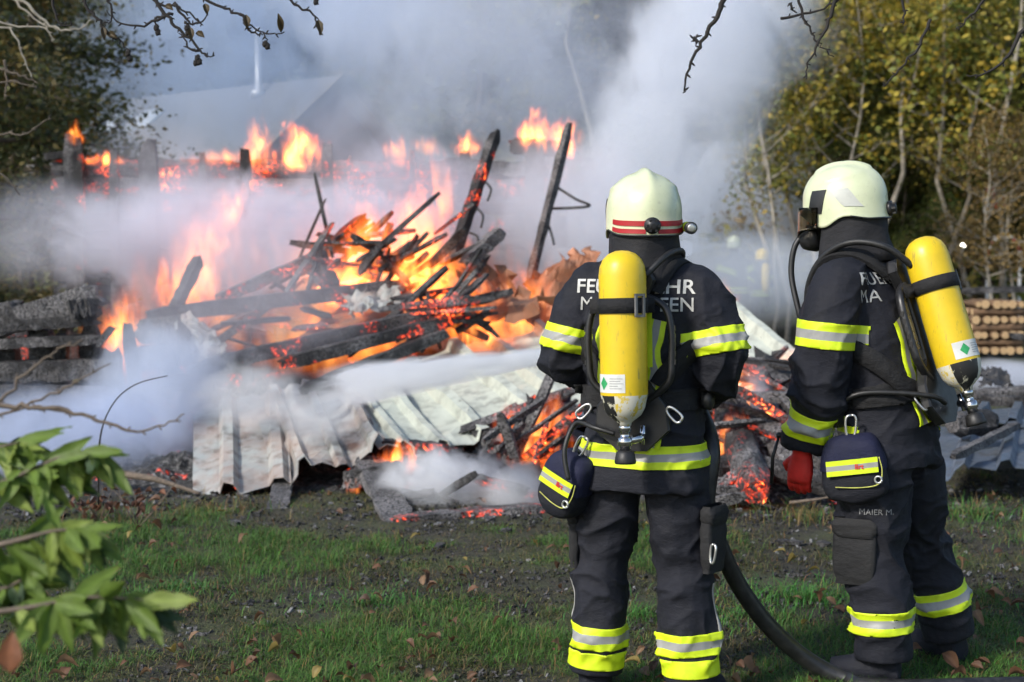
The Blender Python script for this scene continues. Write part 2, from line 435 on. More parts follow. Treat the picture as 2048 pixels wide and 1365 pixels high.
DKG = [(.022, .035, .014), (.03, .042, .015), (.05, .05, .018), (.018, .028, .012)]
TV = {'yellow': tree_meshes(1, 10, .13, 28, 44000, .058, YEL, M['bark_pale'], .30, .25),
      'olive': tree_meshes(2, 9, .12, 28, 44000, .058, OLV, M['bark'], .33, .15),
      'green': tree_meshes(3, 7, .10, 26, 34000, .05, GRN, M['bark'], .38, .05),
      'brown': tree_meshes(4, 9, .10, 20, 5000, .07, BRN, M['bark_pale'], .3, .3),
      'sapling': tree_meshes(5, 7, .055, 14, 1500, .06, YEL, M['bark_pale'], .2, .4, .7),
      'spruce': tree_meshes(6, 13, .18, 46, 22000, .085, DKG, M['bark'], .26, .06, .5, True, 5),
      'conifer': tree_meshes(7, 8, .13, 40, 26000, .05, [(.08, .095, .03), (.11, .115, .03), (.055, .07, .025), (.18, .14, .04)], M['bark'], .34, .05, .5, True, 6)}
TL = {'yellow': ('autumn_tree', 'tall birch tree with yellow autumn leaves on the wooded slope'), 'olive': ('leafy_tree', 'tree with olive and ochre leaves on the wooded slope'),
      'green': ('leafy_tree', 'bushy dark green tree low on the wooded slope'), 'brown': ('thin_tree', 'nearly bare tree with a few brown leaves on the slope'),
      'sapling': ('young_tree', 'slender pale trunked young tree with few leaves at the wood edge'), 'spruce': ('spruce_tree', 'tall dark spruce behind the smoke and the burning cabin')}
def put_tree(kind, x, y, s, rz, label=None, name=None, group=None):
    nm, lb = TL.get(kind, ('conifer', ''))
    t = empty(name or nm, (x, y, hill(x, y) - .1), rz, label or lb, 'tree', group or (kind + ' trees on the slope'))
    t.scale = (s, s, s)
    mesh_obj('trunk', TV[kind][0], t); mesh_obj('crown', TV[kind][1], t)
rt = random.Random(21)
for px, Y, kind, s in [(1560, 27, 'sapling', 1.0), (1545, 25, 'sapling', .8), (1600, 29, 'sapling', 1.2), (1640, 28, 'sapling', 1.1), (1680, 30, 'sapling', 1.3), (1720, 31, 'yellow', 1.0), (1800, 33, 'yellow', 1.1),
                       (1770, 29, 'sapling', 1.3), (1880, 35, 'olive', 1.2), (1960, 33, 'yellow', 1.0), (2040, 31, 'olive', 1.1), (1690, 36, 'olive', 1.2), (1830, 27, 'green', .72), (1740, 30, 'yellow', .75), (1790, 26, 'green', .5), (1880, 26.5, 'green', .55), (1575, 24.5, 'sapling', .9), (1625, 25, 'sapling', 1.05), (1660, 25.5, 'sapling', .95), (1705, 25, 'sapling', 1.1), (1850, 24.5, 'sapling', .95), (2035, 24, 'sapling', 1.1), (1960, 24.5, 'sapling', 1.0), (1660, 28, 'olive', .6),
                       (1920, 27.5, 'green', .62), (1990, 29, 'green', .75), (2060, 27, 'green', .7), (1985, 22.8, 'brown', .42), (2030, 23, 'brown', .4), (1650, 31, 'olive', .75), (1590, 34, 'olive', 1.0), (2010, 28, 'brown', .7), (2075, 26, 'brown', .7), (2110, 25, 'olive', .9),
                       (1850, 40, 'yellow', 1.2), (1750, 42, 'olive', 1.3), (1950, 43, 'yellow', 1.3), (2050, 41, 'olive', 1.3), (1640, 44, 'brown', 1.2), (1560, 40, 'brown', 1.1), (1480, 38, 'brown', 1.1), (2150, 34, 'yellow', 1.1), (1780, 37, 'yellow', 1.1), (1900, 31, 'yellow', .8), (2000, 37, 'yellow', 1.1), (1700, 34, 'yellow', 1.0), (1840, 36, 'olive', 1.0), (1440, 34, 'sapling', 1.2), (1330, 36, 'sapling', 1.2), (1200, 35, 'sapling', 1.3), (1090, 37, 'olive', .9), (930, 38, 'olive', 1.0),
                       (1400, 43, 'olive', 1.2), (1270, 40, 'brown', 1.2), (1130, 44, 'spruce', 1.0), (1000, 46, 'spruce', 1.1), (860, 42, 'olive', 1.2), (740, 47, 'spruce', 1.1), (600, 44, 'spruce', 1.0), (450, 47, 'spruce', 1.1), (330, 42, 'spruce', .9), (1340, 50, 'spruce', 1.0), (1520, 52, 'spruce', 1.0), (1700, 54, 'spruce', .9), (920, 55, 'spruce', 1.1), (200, 45, 'spruce', 1.0), (80, 44, 'spruce', 1.0), (-60, 40, 'spruce', 1.0), (520, 56, 'spruce', 1.1), (1220, 56, 'spruce', 1.1), (1880, 56, 'spruce', 1.0), (2030, 55, 'spruce', 1.0)]:
    p = W(px, 505, Y); put_tree(kind, p.x, Y, s * rt.uniform(.92, 1.08), rt.uniform(0, 6.28))
put_tree('conifer', W(60, 505, 19).x, 19, .95, .4, 'dense yew-like conifer left of the burning log wall', 'conifer', 'conifers left of the fire')
put_tree('conifer', W(-40, 505, 16.5).x, 16.5, .9, 2.2, 'dark conifer with bare dead twigs at its outer side', 'conifer', 'conifers left of the fire')
put_tree('conifer', W(160, 505, 24).x, 24, .75, 4.0, 'smaller grey-green conifer beside the cabin roof', 'conifer', 'conifers left of the fire')
# undergrowth on the slope
def undergrowth():
    rnd = random.Random(8); v = []; f = []; c = []
    cl = []
    for i in range(900):
        y = rnd.uniform(23.5, 50); x = rnd.uniform(-.40, .46) * y
        if y < 27 and not (x > .28 * y): continue
        cl.append((Vector((x, y, hill(x, y) + rnd.uniform(0, .7))), rnd.uniform(.25, .6), rnd.choice(GRN + OLV + BRN), rnd.uniform(.5, 1.2)))
    for i in range(65000):
        p, r_, cc, br = rnd.choice(cl); p = p + Vector((rnd.gauss(0, r_), rnd.gauss(0, r_), abs(rnd.gauss(0, r_ * .7))))
        u = Vector((rnd.gauss(0, 1), rnd.gauss(0, 1), rnd.gauss(0, .6))).normalized(); w = u.cross(Vector((rnd.gauss(0, 1), rnd.gauss(0, 1), rnd.gauss(0, 1)))).normalized()
        s = .08 * rnd.uniform(.6, 1.4); b = len(v); v += [p - u * s, p + w * s * .6, p + u * s, p - w * s * .6]; f.append((b, b + 1, b + 2, b + 3)); c += [tuple(x * br for x in cc)] * 4
    me = bpy.data.meshes.new('undergrowth'); me.from_pydata(v, [], f); set_col(me, c); me.materials.append(M['leaf'])
    tag(mesh_obj('undergrowth', me), 'low tangled undergrowth covering the wooded slope', 'undergrowth', kind='stuff')
undergrowth()

# ------------------------------------------------------------------ cabin behind the smoke
def cabin():
    A = W(690, 150, 30.0); B_ = W(195, 188, 35.5); B_.z = A.z
    ax = (B_ - A).normalized(); back = Vector((-ax.y, ax.x, 0)); 
    if back.y < 0: back = -back
    L = (B_ - A).length; half = 3.2; rise = 2.5
    root = empty('wooden_cabin', (A.x, A.y, 0), 0, 'brown cabin with a grey shingled roof standing behind the smoke', 'cabin')
    o = Vector((A.x, A.y, 0))
    def P(u, v, z): return ax * u + back * v + Vector((0, 0, z))
    z1 = A.z; z0 = z1 - rise
    mb = MB()
    pts = [P(.5, -half + .4, -.3), P(L - .5, -half + .4, -.3), P(L - .5, half - .4, -.3), P(.5, half - .4, -.3)]
    for a, b in ((0, 1), (1, 2), (2, 3), (3, 0)):
        i = len(mb.v); mb.v += [tuple(pts[a]), tuple(pts[b]), tuple(pts[b] + Vector((0, 0, z0 + .6))), tuple(pts[a] + Vector((0, 0, z0 + .6)))]; mb.face((i, i + 1, i + 2, i + 3))
    for u in (.5, L - .5):
        i = len(mb.v); mb.v += [tuple(P(u, -half + .4, z0 + .3)), tuple(P(u, half - .4, z0 + .3)), tuple(P(u, 0, z1 - .1))]; mb.face((i, i + 1, i + 2))
    mb.build('wall', plain('dark cabin boards', (.05, .033, .024), .8, 0, .3, 6, .4), root)
    mb = MB()
    for s in (-1, 1):
        i = len(mb.v); q = [P(0, 0, z1), P(L, 0, z1), P(L, s * half, z0), P(0, s * half, z0)]
        mb.v += [tuple(p) for p in q] + [tuple(p - Vector((0, 0, .14))) for p in q]
        mb.face((i, i + 1, i + 2, i + 3)); mb.face((i + 7, i + 6, i + 5, i + 4))
        for a in range(4): b = (a + 1) % 4; mb.face((i + a, i + b, i + 4 + b, i + 4 + a))
    n = N('grey shingles'); p = n.pos(); n.bsdf(n.mix(n.noise(n.scale(p, (1, 1, 4)), 3, 5), (.10, .095, .09), (.21, .20, .19)), .85, 0, n.bump(n.noise(n.scale(p, (2, 2, 9)), 3, 4), .5, .05))
    roof = mb.build('roof', n.mat, root)
    mb = MB()
    sl = Vector((-back.x * half, -back.y * half, -rise)).normalized()
    m = plain('roof window glass', (.55, .6, .65), .15)
    for k in range(3):
        g = MB(); c0 = P(L - 1.2 - k * 1.15, 0, z1) + sl * .75; nrm = ax.cross(sl).normalized(); nrm = nrm if nrm.z > 0 else -nrm
        i = 0; q = [c0 + nrm * .05, c0 + ax * .8 + nrm * .05, c0 + ax * .8 + sl * .75 + nrm * .05, c0 + sl * .75 + nrm * .05]
        g.v = [tuple(x) for x in q] + [tuple(x - nrm * .12) for x in q]; g.face((0, 1, 2, 3))
        for a in range(4): b = (a + 1) % 4; g.face((a, b, 4 + b, 4 + a))
        g.build('roof_window', m, roof)
    c0 = P((W(545, 160, 31.5) - A).dot(ax), -.35, z1 - .25)
    g = MB(); g.lathe([(.17, -.1), (.17, .05), (.075, .1), (.07, 1.25), (.10, 1.27), (.10, 1.36), (.02, 1.42)], c0, (0, 0, 1), 12)
    g.build('chimney_pipe', plain('pale metal pipe', (.55, .55, .55), .4, .3), roof)
    for v_ in (-1, 1):
        g = MB(); a = P(-.04, 0, z1 - .05); b = P(-.04, v_ * half, z0 - .05); d = (b - a); g.box((a + b) / 2, (.06, d.length, .22), Matrix((ax, d.normalized(), ax.cross(d.normalized()))).transposed()); g.build('barge_board', plain('weathered trim', (.20, .17, .13), .8), root)
cabin()
# ------------------------------------------------------------------ log pile and things at the far right
def log_pile():
    rnd = random.Random(4); Y = 21.5
    bark = plain('log bark', (.15, .09, .05), .85, 0, .35, 9, .5)
    n = N('cut log end'); c = n.coord(); rg = n.math('SINE', n.math('MULTIPLY', n.vmath('LENGTH', c), 160))
    endm = n.bsdf(n.mix(n.map(rg, -1, 1), (.42, .27, .13), (.58, .41, .23)), .8)
    x0 = W(1932, 600, Y).x; x1 = W(2034, 600, Y).x; zt = W(1980, 600, Y).z
    rad = .058; row = 0; z = .06 + rad
    mids = []
    while z < zt + .02:
        if row % 2 == 0: k = 6; items = [(lerp(x0 + .06, x1 - .06, i / (k - 1)) + rnd.uniform(-.02, .02), 0) for i in range(k)]
        else: items = [(None, yy) for yy in (-.3, -.1, .1, .3)]
        for it in items:
            r_ = rad * rnd.uniform(.72, 1.12); mb = MB(); L = 0.78
            if it[0] is not None: d = Vector((rnd.uniform(-.05, .05), 1, 0)); cpos = Vector((it[0], Y, z)); LL = L
            else: d = Vector((1, rnd.uniform(-.03, .03), rnd.uniform(-.02, .02))); cpos = Vector(((x0 + x1) / 2, Y + it[1], z)); LL = (x1 - x0) * rnd.uniform(.96, 1.06)
            pts = [d * LL * (t - .5) + Vector((0, 0, rnd.uniform(-.004, .004))) for t in (0, .33, .66, 1)]
            rs = []; u, v = perp(d.normalized())
            for p in pts: rs.append([p + (u * math.cos(2 * PI * k / 10) + v * math.sin(2 * PI * k / 10)) * r_ * rnd.uniform(.94, 1.05) for k in range(10)])
            mb.rings(rs, 0); mb.m[-1] = 1; mb.m[-2] = 1
            o = mb.build('firewood_log', [bark, endm]); o.location = cpos
            tag(o, 'short peeled log with its cut end facing out in the criss-cross pile' if it[0] is not None else 'short peeled log lying lengthwise in the criss-cross pile', 'log', 'logs of the criss-cross pile')
        z += rad * 1.98; row += 1
log_pile()
def far_right():
    rnd = random.Random(6)
    # red and white arch, half hidden by the trees
    mr, mw = plain('red paint', (.55, .05, .04), .5), plain('white paint', (.75, .75, .73), .5)
    cx = W(2008, 505, 24).x; Y = 24; c0 = Vector((cx, Y, W(2008, 512, Y).z)); rad = .27
    root = empty('striped_arch', (cx, Y, hill(cx, Y)), 0, 'red and white arched frame half hidden among the bushes', 'arch')
    k = 12
    for i in range(k):
        g = MB(); a0, a1 = PI * i / k, PI * (i + 1) / k - .02
        g.tube([c0 - root.location + Vector((rad * math.cos(t), 0, rad * 1.25 * math.sin(t))) for t in (a0, (a0 + a1) / 2, a1)], .032, 8); g.build('arch_band', mr if i % 2 else mw, root)
    for s in (-1, 1):
        g = MB(); g.tube([(s * rad, 0, -.2), (s * rad, 0, c0.z - root.location.z)], .03, 8); g.build('post', mw, root)
    c1 = W(1990, 395, 25.5); root = empty('striped_board', (c1.x, 25.5, hill(c1.x, 25.5)), 0, 'white sign board with red fields behind bare twigs on the slope', 'sign')
    z = c1.z - root.location.z
    g = MB(); g.box((0, 0, z), (.42, .05, .55)); g.build('board', mw, root)
    for q in ((-.08, .12, .2, .18), (.06, -.1, .22, .2)):
        g = MB(); g.box((q[0], -.032, z + q[1]), (q[2], .012, q[3])); g.build('red_field', mr, root)
    for s in (-.15, .15):
        g = MB(); g.tube([(s, .04, -.2), (s, .04, z + .2)], .025, 6); g.build('post', M['bark'], root)
    # work lamp
    p = W(1924, 491, 23.5); root = empty('work_lamp', (p.x, p.y, hill(p.x, p.y)), 0, 'lit work lamp on a stand in front of the dark bushes', 'lamp')
    z = p.z - root.location.z
    g = MB(); g.tube([(0, 0, -.1), (0, 0, z - .07)], .016, 6); g.build('stand', M['bark'], root)
    g = MB(); g.lathe([(.03, .1), (.07, .04), (.075, -.02), (.06, -.03)], (0, 0, z), (0, 1, 0), 14); g.build('housing', plain('lamp housing', (.25, .27, .3), .5), root)
    n = N('lit lens'); e = n.n('Emission'); e.inputs[0].default_value = (1, .93, .75, 1); e.inputs[1].default_value = 14; n.l(e.outputs[0], n.out.inputs[0])
    g = MB(); g.lathe([(.04, -.033), (.035, -.045), (.002, -.05)], (.012, 0, z), (0, 1, 0), 14); g.build('lens', n.mat, root)
far_right()
# ------------------------------------------------------------------ burning timber
BEAMS = 'charred timbers in the burning rubble'
def beam_mesh(name, L, w, h, seed, rough=.12, ragged=True, n=14):
    """rough sawn timber along +X, its arrises burnt uneven, ends eaten away"""
    rnd = random.Random(seed); mb = MB(); rs = []
    for i in range(n + 1):
        t = i / n; e = 1.0
        if ragged and (i == 0 or i == n): e = rnd.uniform(.55, .85)
        ring = []
        for (sy, sz) in ((-1, -1), (0, -1.0), (1, -1), (1, 0), (1, 1), (0, 1), (-1, 1), (-1, 0)):
            k = e * (1 + rough * rnd.uniform(-1, .6))
            dx = rnd.uniform(-.5, .5) * w if (ragged and i in (0, n)) else rnd.uniform(-.15, .15) * L / n
            ring.append((L * t + dx * (.5 if i in (0, n) else 1), sy * w / 2 * k, sz * h / 2 * k))
        rs.append(ring)
    mb.rings(rs, 0, False); return mb
def place(o, a, b, roll=0.0):
    d = (b - a).normalized(); u = Vector((0, 0, 1)) if abs(d.z) < .95 else Vector((0, 1, 0))
    y = u.cross(d).normalized(); z = d.cross(y); m = Matrix((d, y, z)).transposed().to_4x4()
    m = m @ Matrix.Rotation(roll, 4, 'X'); m.translation = a; o.matrix_world = m; return o
bseed = [0]
def beam(a, b, w, h, mat='char', label=None, name='charred_beam', roll=0.0, parent=None, rough=.14, cat='beam', group=BEAMS, n=14):
    bseed[0] += 1; a, b = Vector(a), Vector(b)
    mb = beam_mesh(name, (b - a).length, w, h, bseed[0], rough, n=n)
    o = mb.build(name, M[mat])
    place(o, a, b, roll)
    if parent:
        mw = o.matrix_world.copy(); o.parent = parent; o.matrix_parent_inverse = Matrix.Identity(4); o.matrix_basis = Matrix.Translation(-parent.location) @ mw
    else: tag(o, label, cat, group)
    return o
def roundlog(a, b, r, mat, label=None, name='charred_log', parent=None, group=BEAMS):
    bseed[0] += 1; rnd = random.Random(bseed[0]); a, b = Vector(a), Vector(b); L = (b - a).length; mb = MB(); rs = []
    n = max(6, int(L / .12))
    for i in range(n + 1):
        e = .7 if i in (0, n) else 1
        rs.append([(L * i / n, r * e * rnd.uniform(.86, 1.1) * math.cos(2 * PI * k / 11), r * e * rnd.uniform(.86, 1.1) * math.sin(2 * PI * k / 11)) for k in range(11)])
    mb.rings(rs, 0, False); o = mb.build(name, M[mat]); place(o, a, b)
    if parent:
        mw = o.matrix_world.copy(); o.parent = parent; o.matrix_basis = Matrix.Translation(-parent.location) @ mw
    else: tag(o, label, 'log', group)
    return o

# back wall of the log house, still standing and burning
def log_wall():
    Y = 16.0; p0 = W(105, 505, Y); p1 = W(1135, 505, Y + .6)
    root = empty('burning_log_wall', (p0.x, Y, 0), 0, 'blackened log wall still standing with embers along its burnt top', 'wall')
    rnd = random.Random(3); zt = W(500, 318, Y).z
    nrow = 13; hh = zt / nrow
    for r_ in range(nrow):
        z = hh * (r_ + .5)
        cuts = [0.0]
        while cuts[-1] < 1: cuts.append(min(1, cuts[-1] + rnd.uniform(.22, .5)))
        for a, b in zip(cuts, cuts[1:]):
            if b - a < .04: continue
            if r_ >= nrow - 1 and rnd.random() < .15: continue
            mat = 'char_hot' if r_ >= nrow - 2 else ('char_warm' if r_ >= nrow - 4 or rnd.random() < .3 else 'char')
            q0, q1 = lerp(p0, p1, a + .003), lerp(p0, p1, b - .003)
            q0.z = q1.z = z + rnd.uniform(-.01, .01)
            roundlog(q0, q1, hh * .53, mat, name='log', parent=root)
    for px, top, wd_, mat in [(140, 272, .12, 'char'), (157, 276, .10, 'char_warm'), (228, 300, .10, 'char_warm'), (298, 285, .19, 'char'), (405, 306, .09, 'char_warm'), (490, 300, .12, 'char'), (655, 292, .12, 'char_warm'), (700, 312, .06, 'char_hot'), (825, 304, .07, 'char_hot'), (930, 306, .16, 'char'), (1070, 285, .2, 'char')]:
        q = W(px, top, Y - .2); beam((q.x, Y - .2, 0), q, wd_, wd_ * .8, mat, name='post', parent=root)
    # broken plate on top right, and the stub sticking out at the left corner
    beam(W(1020, 292, Y - .15), W(1135, 300, Y - .1), .16, .18, 'char_warm', name='top_plate', parent=root)
    beam(W(90, 314, Y - .1), W(150, 308, Y - .1), .10, .09, 'char', name='stub', parent=root)
    beam(W(880, 330, Y - .25), W(1130, 345, Y - .2), .1, .16, 'char_ash', name='plank', parent=root)
    # second, side wall going back at the left corner
    for r_ in range(11):
        z = hh * (r_ + .5); roundlog(Vector((p0.x + .05, Y + .1, z)), Vector((p0.x - .5, Y + 4.5, z)), hh * .52, 'char_warm' if r_ % 3 == 0 else 'char', name='side_log', parent=root)
log_wall()

# left corner stack of blackened beams
def left_corner():
    Y = 11.0
    root = empty('log_corner', (W(100, 800, Y).x, Y, 0), 0, 'charred corner of stacked square beams on stubby posts at the left', 'log corner')
    for a, b, w, h, m in [((-60, 668), (197, 590), .16, .19, 'char_ash'), ((-60, 640), (40, 618), .16, .15, 'char'), ((-40, 655), (200, 640), .2, .09, 'char'), ((150, 618), (195, 612), .3, .14, 'char'),
                          ((-60, 690), (200, 678), .18, .08, 'char'), ((-60, 745), (230, 738), .2, .16, 'char'), ((-60, 790), (235, 792), .2, .18, 'char'), ((-60, 840), (235, 846), .2, .18, 'char'), ((-60, 890), (225, 896), .2, .16, 'char')]:
        beam(W(*a, Y), W(*b, Y), w, h, m, name='beam', parent=root)
    for px, t, wd_ in [(15, 690, .16), (82, 655, .18), (120, 670, .12), (180, 650, .14), (222, 700, .17)]:
        q = W(px, t, Y + .12); beam((q.x, Y + .12, 0), q, wd_, wd_ * .8, 'char', name='post', parent=root)
    for px, t in ((40, 660), (195, 690), (-40, 700)):
        q = W(px, t, Y + .9); beam((q.x, Y + 1.0, 0), q, .2, .2, 'char_warm', name='post', parent=root)
    beam(W(196, 690, Y - .1), W(225, 655, Y - .1), .05, .05, 'char', name='stub', parent=root)
left_corner()

# timbers of the fallen roof: (x,y,depth) ends in photo pixels, section, material, label
for a, b, w, h, m, lb in [
    ((295, 632, 11.6), (805, 572, 12.2), .12, .12, 'char_warm', 'long charred beam lying level across the middle of the fire'),
    ((440, 598, 12.0), (640, 512, 12.4), .11, .10, 'char_hot', 'charred rafter rising to a point with glowing edges'),
    ((632, 505, 12.3), (665, 575, 12.1), .12, .12, 'char_warm', 'short burnt strut under the pointed rafter'),
    ((600, 548, 12.5), (730, 435, 12.9), .10, .10, 'char_warm', 'steep burnt rafter inside the brightest flames'),
    ((370, 742, 10.9), (860, 632, 11.6), .12, .12, 'char_warm', 'thick charred beam slanting up over the roof sheets'),
    ((560, 730, 10.7), (905, 640, 11.3), .10, .10, 'char_warm', 'charred batten with bright cracks below the thick slanting beam'),
    ((600, 785, 10.5), (890, 668, 11.2), .10, .09, 'char', 'black batten half covered by the water spray'),
    ((905, 520, 12.6), (992, 266, 13.0), .095, .085, 'char_warm', 'tall burnt post leaning right with curled metal strips'),
    ((1058, 570, 12.8), (1138, 248, 13.2), .07, .07, 'char_ash', 'tall grey burnt pole leaning right with bent wire'),
    ((930, 530, 12.2), (1003, 462, 12.4), .11, .11, 'char_ash', 'short broken beam end poking up beside the leaning post'),
    ((330, 660, 12.0), (398, 518, 12.4), .09, .09, 'char', 'dark stump standing in front of the left flames'),
    ((255, 655, 11.4), (300, 1000, 10.2), .10, .10, 'char', 'burnt rafter leaning down to the ground in dense smoke'),
    ((365, 620, 11.4), (372, 740, 11.2), .10, .10, 'char', 'burnt upright beside the torn pale sheet'),
    ((280, 665, 11.6), (372, 655, 11.6), .16, .2, 'char_ash', 'broad ashy block left of the torn sheet'),
    ((270, 720, 11.4), (372, 705, 11.4), .16, .2, 'char_ash', 'lower ashy block left of the torn sheet'),
    ((330, 1004, 9.08), (745, 1014, 8.95), .09, .07, 'char', 'long thin charred board lying on the grass in front'),
    ((550, 1046, 8.45), (568, 955, 9.35), .13, .035, 'char_ash', 'short charred plank pointing out onto the grass'),
    ((800, 1048, 8.3), (735, 915, 9.6), .20, .05, 'char_ash', 'wide ash covered plank in the white ground smoke'),
    ((775, 1050, 8.35), (1095, 1022, 8.6), .13, .10, 'char_hot', 'long spiky charred sill beam along the edge of the grass'),
    ((915, 925, 9.6), (1065, 972, 9.2), .15, .13, 'char', 'thick black beam end in front of the roof sheets'),
    ((770, 895, 9.7), (900, 905, 9.6), .16, .12, 'char_warm', 'black timber under the torn front edge of the sheets'),
    ((690, 960, 9.3), (800, 940, 9.3), .14, .12, 'char_warm', 'smouldering block under the front roof sheet'),
    ((880, 968, 9.3), (1120, 955, 9.5), .10, .08, 'char_hot', 'glowing batten low in the white smoke'),
    ((960, 880, 9.9), (1130, 905, 9.6), .24, .2, 'char_warm', 'thick smouldering trunk left of the standing firefighter'),
    ((1000, 890, 9.8), (1100, 1010, 9.0), .2, .16, 'char', 'black broken beam sloping down beside the pouch'),
    ((1405, 790, 9.6), (1640, 797, 9.4), .09, .07, 'char_ash', 'level charred pole across the ember heap'),
    ((1330, 880, 9.4), (1490, 915, 9.2), .14, .12, 'char', 'dark squared beam at the left of the ember heap'),
    ((1590, 900, 9.3), (1700, 960, 8.9), .14, .12, 'char', 'dark beam behind the red glove'),
    ((1560, 830, 9.6), (1680, 850, 9.5), .12, .10, 'char_ash', 'ashy batten right in the ember heap'),
    ((1905, 915, 8.6), (2035, 850, 9.6), .055, .05, 'char_ash', 'thin burnt batten lying across the blue-grey sheets'),
    ((1960, 800, 11.5), (2080, 806, 11.3), .10, .08, 'char', 'charred pole lying level behind the blue-grey sheets'),
    ((1925, 582, 20.0), (2080, 578, 20.0), .10, .09, 'char', 'black burnt pole lying above the log pile'),
    ((2020, 672, 20.5), (2090, 676, 20.5), .10, .09, 'char', 'black burnt pole end beside the log pile')]:
    beam(W(*a), W(*b), w, h, m, lb)
for a, b, r_, m, lb in [((1512, 985, 8.55), (1452, 812, 9.7), .115, 'char_warm', 'thick log with a glowing hollow end and white ash bark'),
                        ((1590, 945, 8.9), (1520, 800, 9.8), .10, 'char_ash', 'ash grey log lying beside the glowing log'),
                        ((1415, 965, 8.8), (1530, 1000, 8.6), .055, 'char_hot', 'low glowing log at the foot of the ember heap'),
                        ((1500, 925, 9.0), (1700, 985, 8.6), .075, 'char', 'long black log at the foot of the ember heap'),
                        ((1405, 945, 8.95), (1475, 930, 9.1), .085, 'char', 'short black log under the small flames'),
                        ((1400, 850, 9.6), (1500, 880, 9.4), .08, 'char_warm', 'smouldering log on top of the ember heap'),
                        ((1905, 850, 9.4), (1985, 842, 9.6), .09, 'char', 'short charred log lying on the blue-grey sheets'),
                        ((1950, 790, 12.0), (2090, 783, 12.0), .06, 'char_ash', 'pale split log behind the blue-grey sheets')]:
    roundlog(W(*a), W(*b), r_, m, lb)
def sticks():
    """splintered boards and small burnt sticks: bundle right of the slanting beam, heap in the flames, embers round the left firefighter"""
    rnd = random.Random(17)
    for cx, cyy, Y, k, sx, sy, ang, L, mats, lb in [
        (900, 625, 11.6, 34, 70, 32, 20, .7, ('char_warm', 'char', 'char_hot'), 'splintered burnt board in the bundle at the end of the slanting beam'),
        (560, 640, 12.2, 14, 150, 40, 12, .7, ('char_warm', 'char', 'char_hot'), 'burnt lath lying among the long level timbers'),
        (750, 515, 12.5, 48, 150, 60, 24, .7, ('char_hot', 'char_warm', 'char'), 'burning board in the tall bright flames'),
        (1050, 880, 9.7, 22, 75, 50, 35, .6, ('char_hot', 'char_warm', 'char_ash'), 'glowing broken board beside the firefighter with the red helmet stripes'),
        (1500, 870, 9.5, 44, 100, 75, -20, .5, ('char_hot', 'char_ash', 'char', 'char_ash'), 'ashy broken board in the ember heap between the two firefighters'),
        (930, 985, 9.1, 22, 130, 35, 5, .5, ('char_ash', 'char', 'char_warm'), 'burnt lath in the white ground smoke'),
        (1440, 985, 8.8, 16, 60, 20, 0, .45, ('char_hot', 'char_ash'), 'glowing stick at the foot of the ember heap'),
        (1540, 750, 10.2, 12, 60, 30, -15, .6, ('char_hot', 'char'), 'burning lath on the far side of the ember heap')]:
        for i in range(k):
            px, py = cx + rnd.gauss(0, sx * .55), cyy + rnd.gauss(0, sy * .55); Yd = Y + rnd.uniform(-.4, .4); c = W(px, py, Yd)
            if c.z < .05: c.z = .05
            a = R(ang + rnd.choice((0, 0, 0, -30, 25)) + rnd.gauss(0, 24)); l = L * rnd.choice((.45, .7, 1.0, 1.5)) * rnd.uniform(.8, 1.1); d = Vector((math.cos(a), rnd.uniform(-.5, .5), math.sin(a))).normalized() * l / 2
            if c.z - abs(d.z) < .02: d.z = math.copysign(max(0.0, c.z - .02), d.z)
            beam(c - d, c + d, rnd.uniform(.025, .085), rnd.uniform(.015, .04), rnd.choice(mats), lb, 'burnt_board', rnd.uniform(0, 3), cat='board', group='loose burnt boards: ' + lb, n=7)
    for i in range(14):
        x, y = rnd.uniform(-2.6, 2.4), rnd.uniform(7.5, 8.5); a = rnd.uniform(0, PI); l = rnd.uniform(.06, .16); d = Vector((math.cos(a), math.sin(a), 0)) * l / 2; c = Vector((x, y, ground_z(x, y) + .015))
        beam(c - d, c + d, .045, .025, 'char', 'small lump of charcoal lying on the scorched grass', 'charcoal_piece', 0, cat='charcoal', group='charcoal pieces on the grass', n=4)
sticks()
def ember_bed():
    """one uneven bed of ash and embers under the timbers"""
    mb = MB()
    for x0, x1, y0, y1, hh in ((-3.6, 2.6, 8.75, 13.6, .36),):
        nx, ny = 130, 90
        def fn(u, v):
            x, y = lerp(x0, x1, u), lerp(y0, y1, v); e = min(sstep(0, .1, u), sstep(1, .93, u), sstep(0, .16, v), sstep(1, .8, v))
            lim = min(1, .08 + .42 * max(0, y - 9.1)) if x < .75 else 1 
            return (x, y, -.03 + e * lim * hh * (.35 + .7 * abs(fbm(x, y, 1.3, 2.2)) + .5 * abs(fbm(x, y, 5, 1.2)) + .25 * v))
        mb.grid(fn, nx, ny, 0, False)
    n = N('ash and embers'); p = n.pos(); a = n.noise(p, 2.0, 4); b = n.noise(p, 30, 4)
    c = n.mix(n.map(b, .35, .65), (.012, .012, .012), (.07, .068, .066)); c = n.mix(n.math('MULTIPLY', n.map(b, .52, .64), n.map(a, .45, .6)), c, (.30, .29, .28))
    n.bsdf(c, .95, 0, n.bump(b, .9, .03))
    e = n.math('MULTIPLY', n.map(a, .58, .72), n.map(n.noise(p, 34, 3), .52, .68))
    n.l(n.ramp(e, [(0, (0, 0, 0)), (.3, (.5, .03, .005)), (1, (1, .3, .06))]), n.b.inputs['Emission Color']); n.b.inputs['Emission Strength'].default_value = 1.8
    tag(mb.build('ember_bed', n.mat), 'uneven bed of ash and glowing embers under the fallen timbers', 'embers', kind='stuff')
ember_bed()

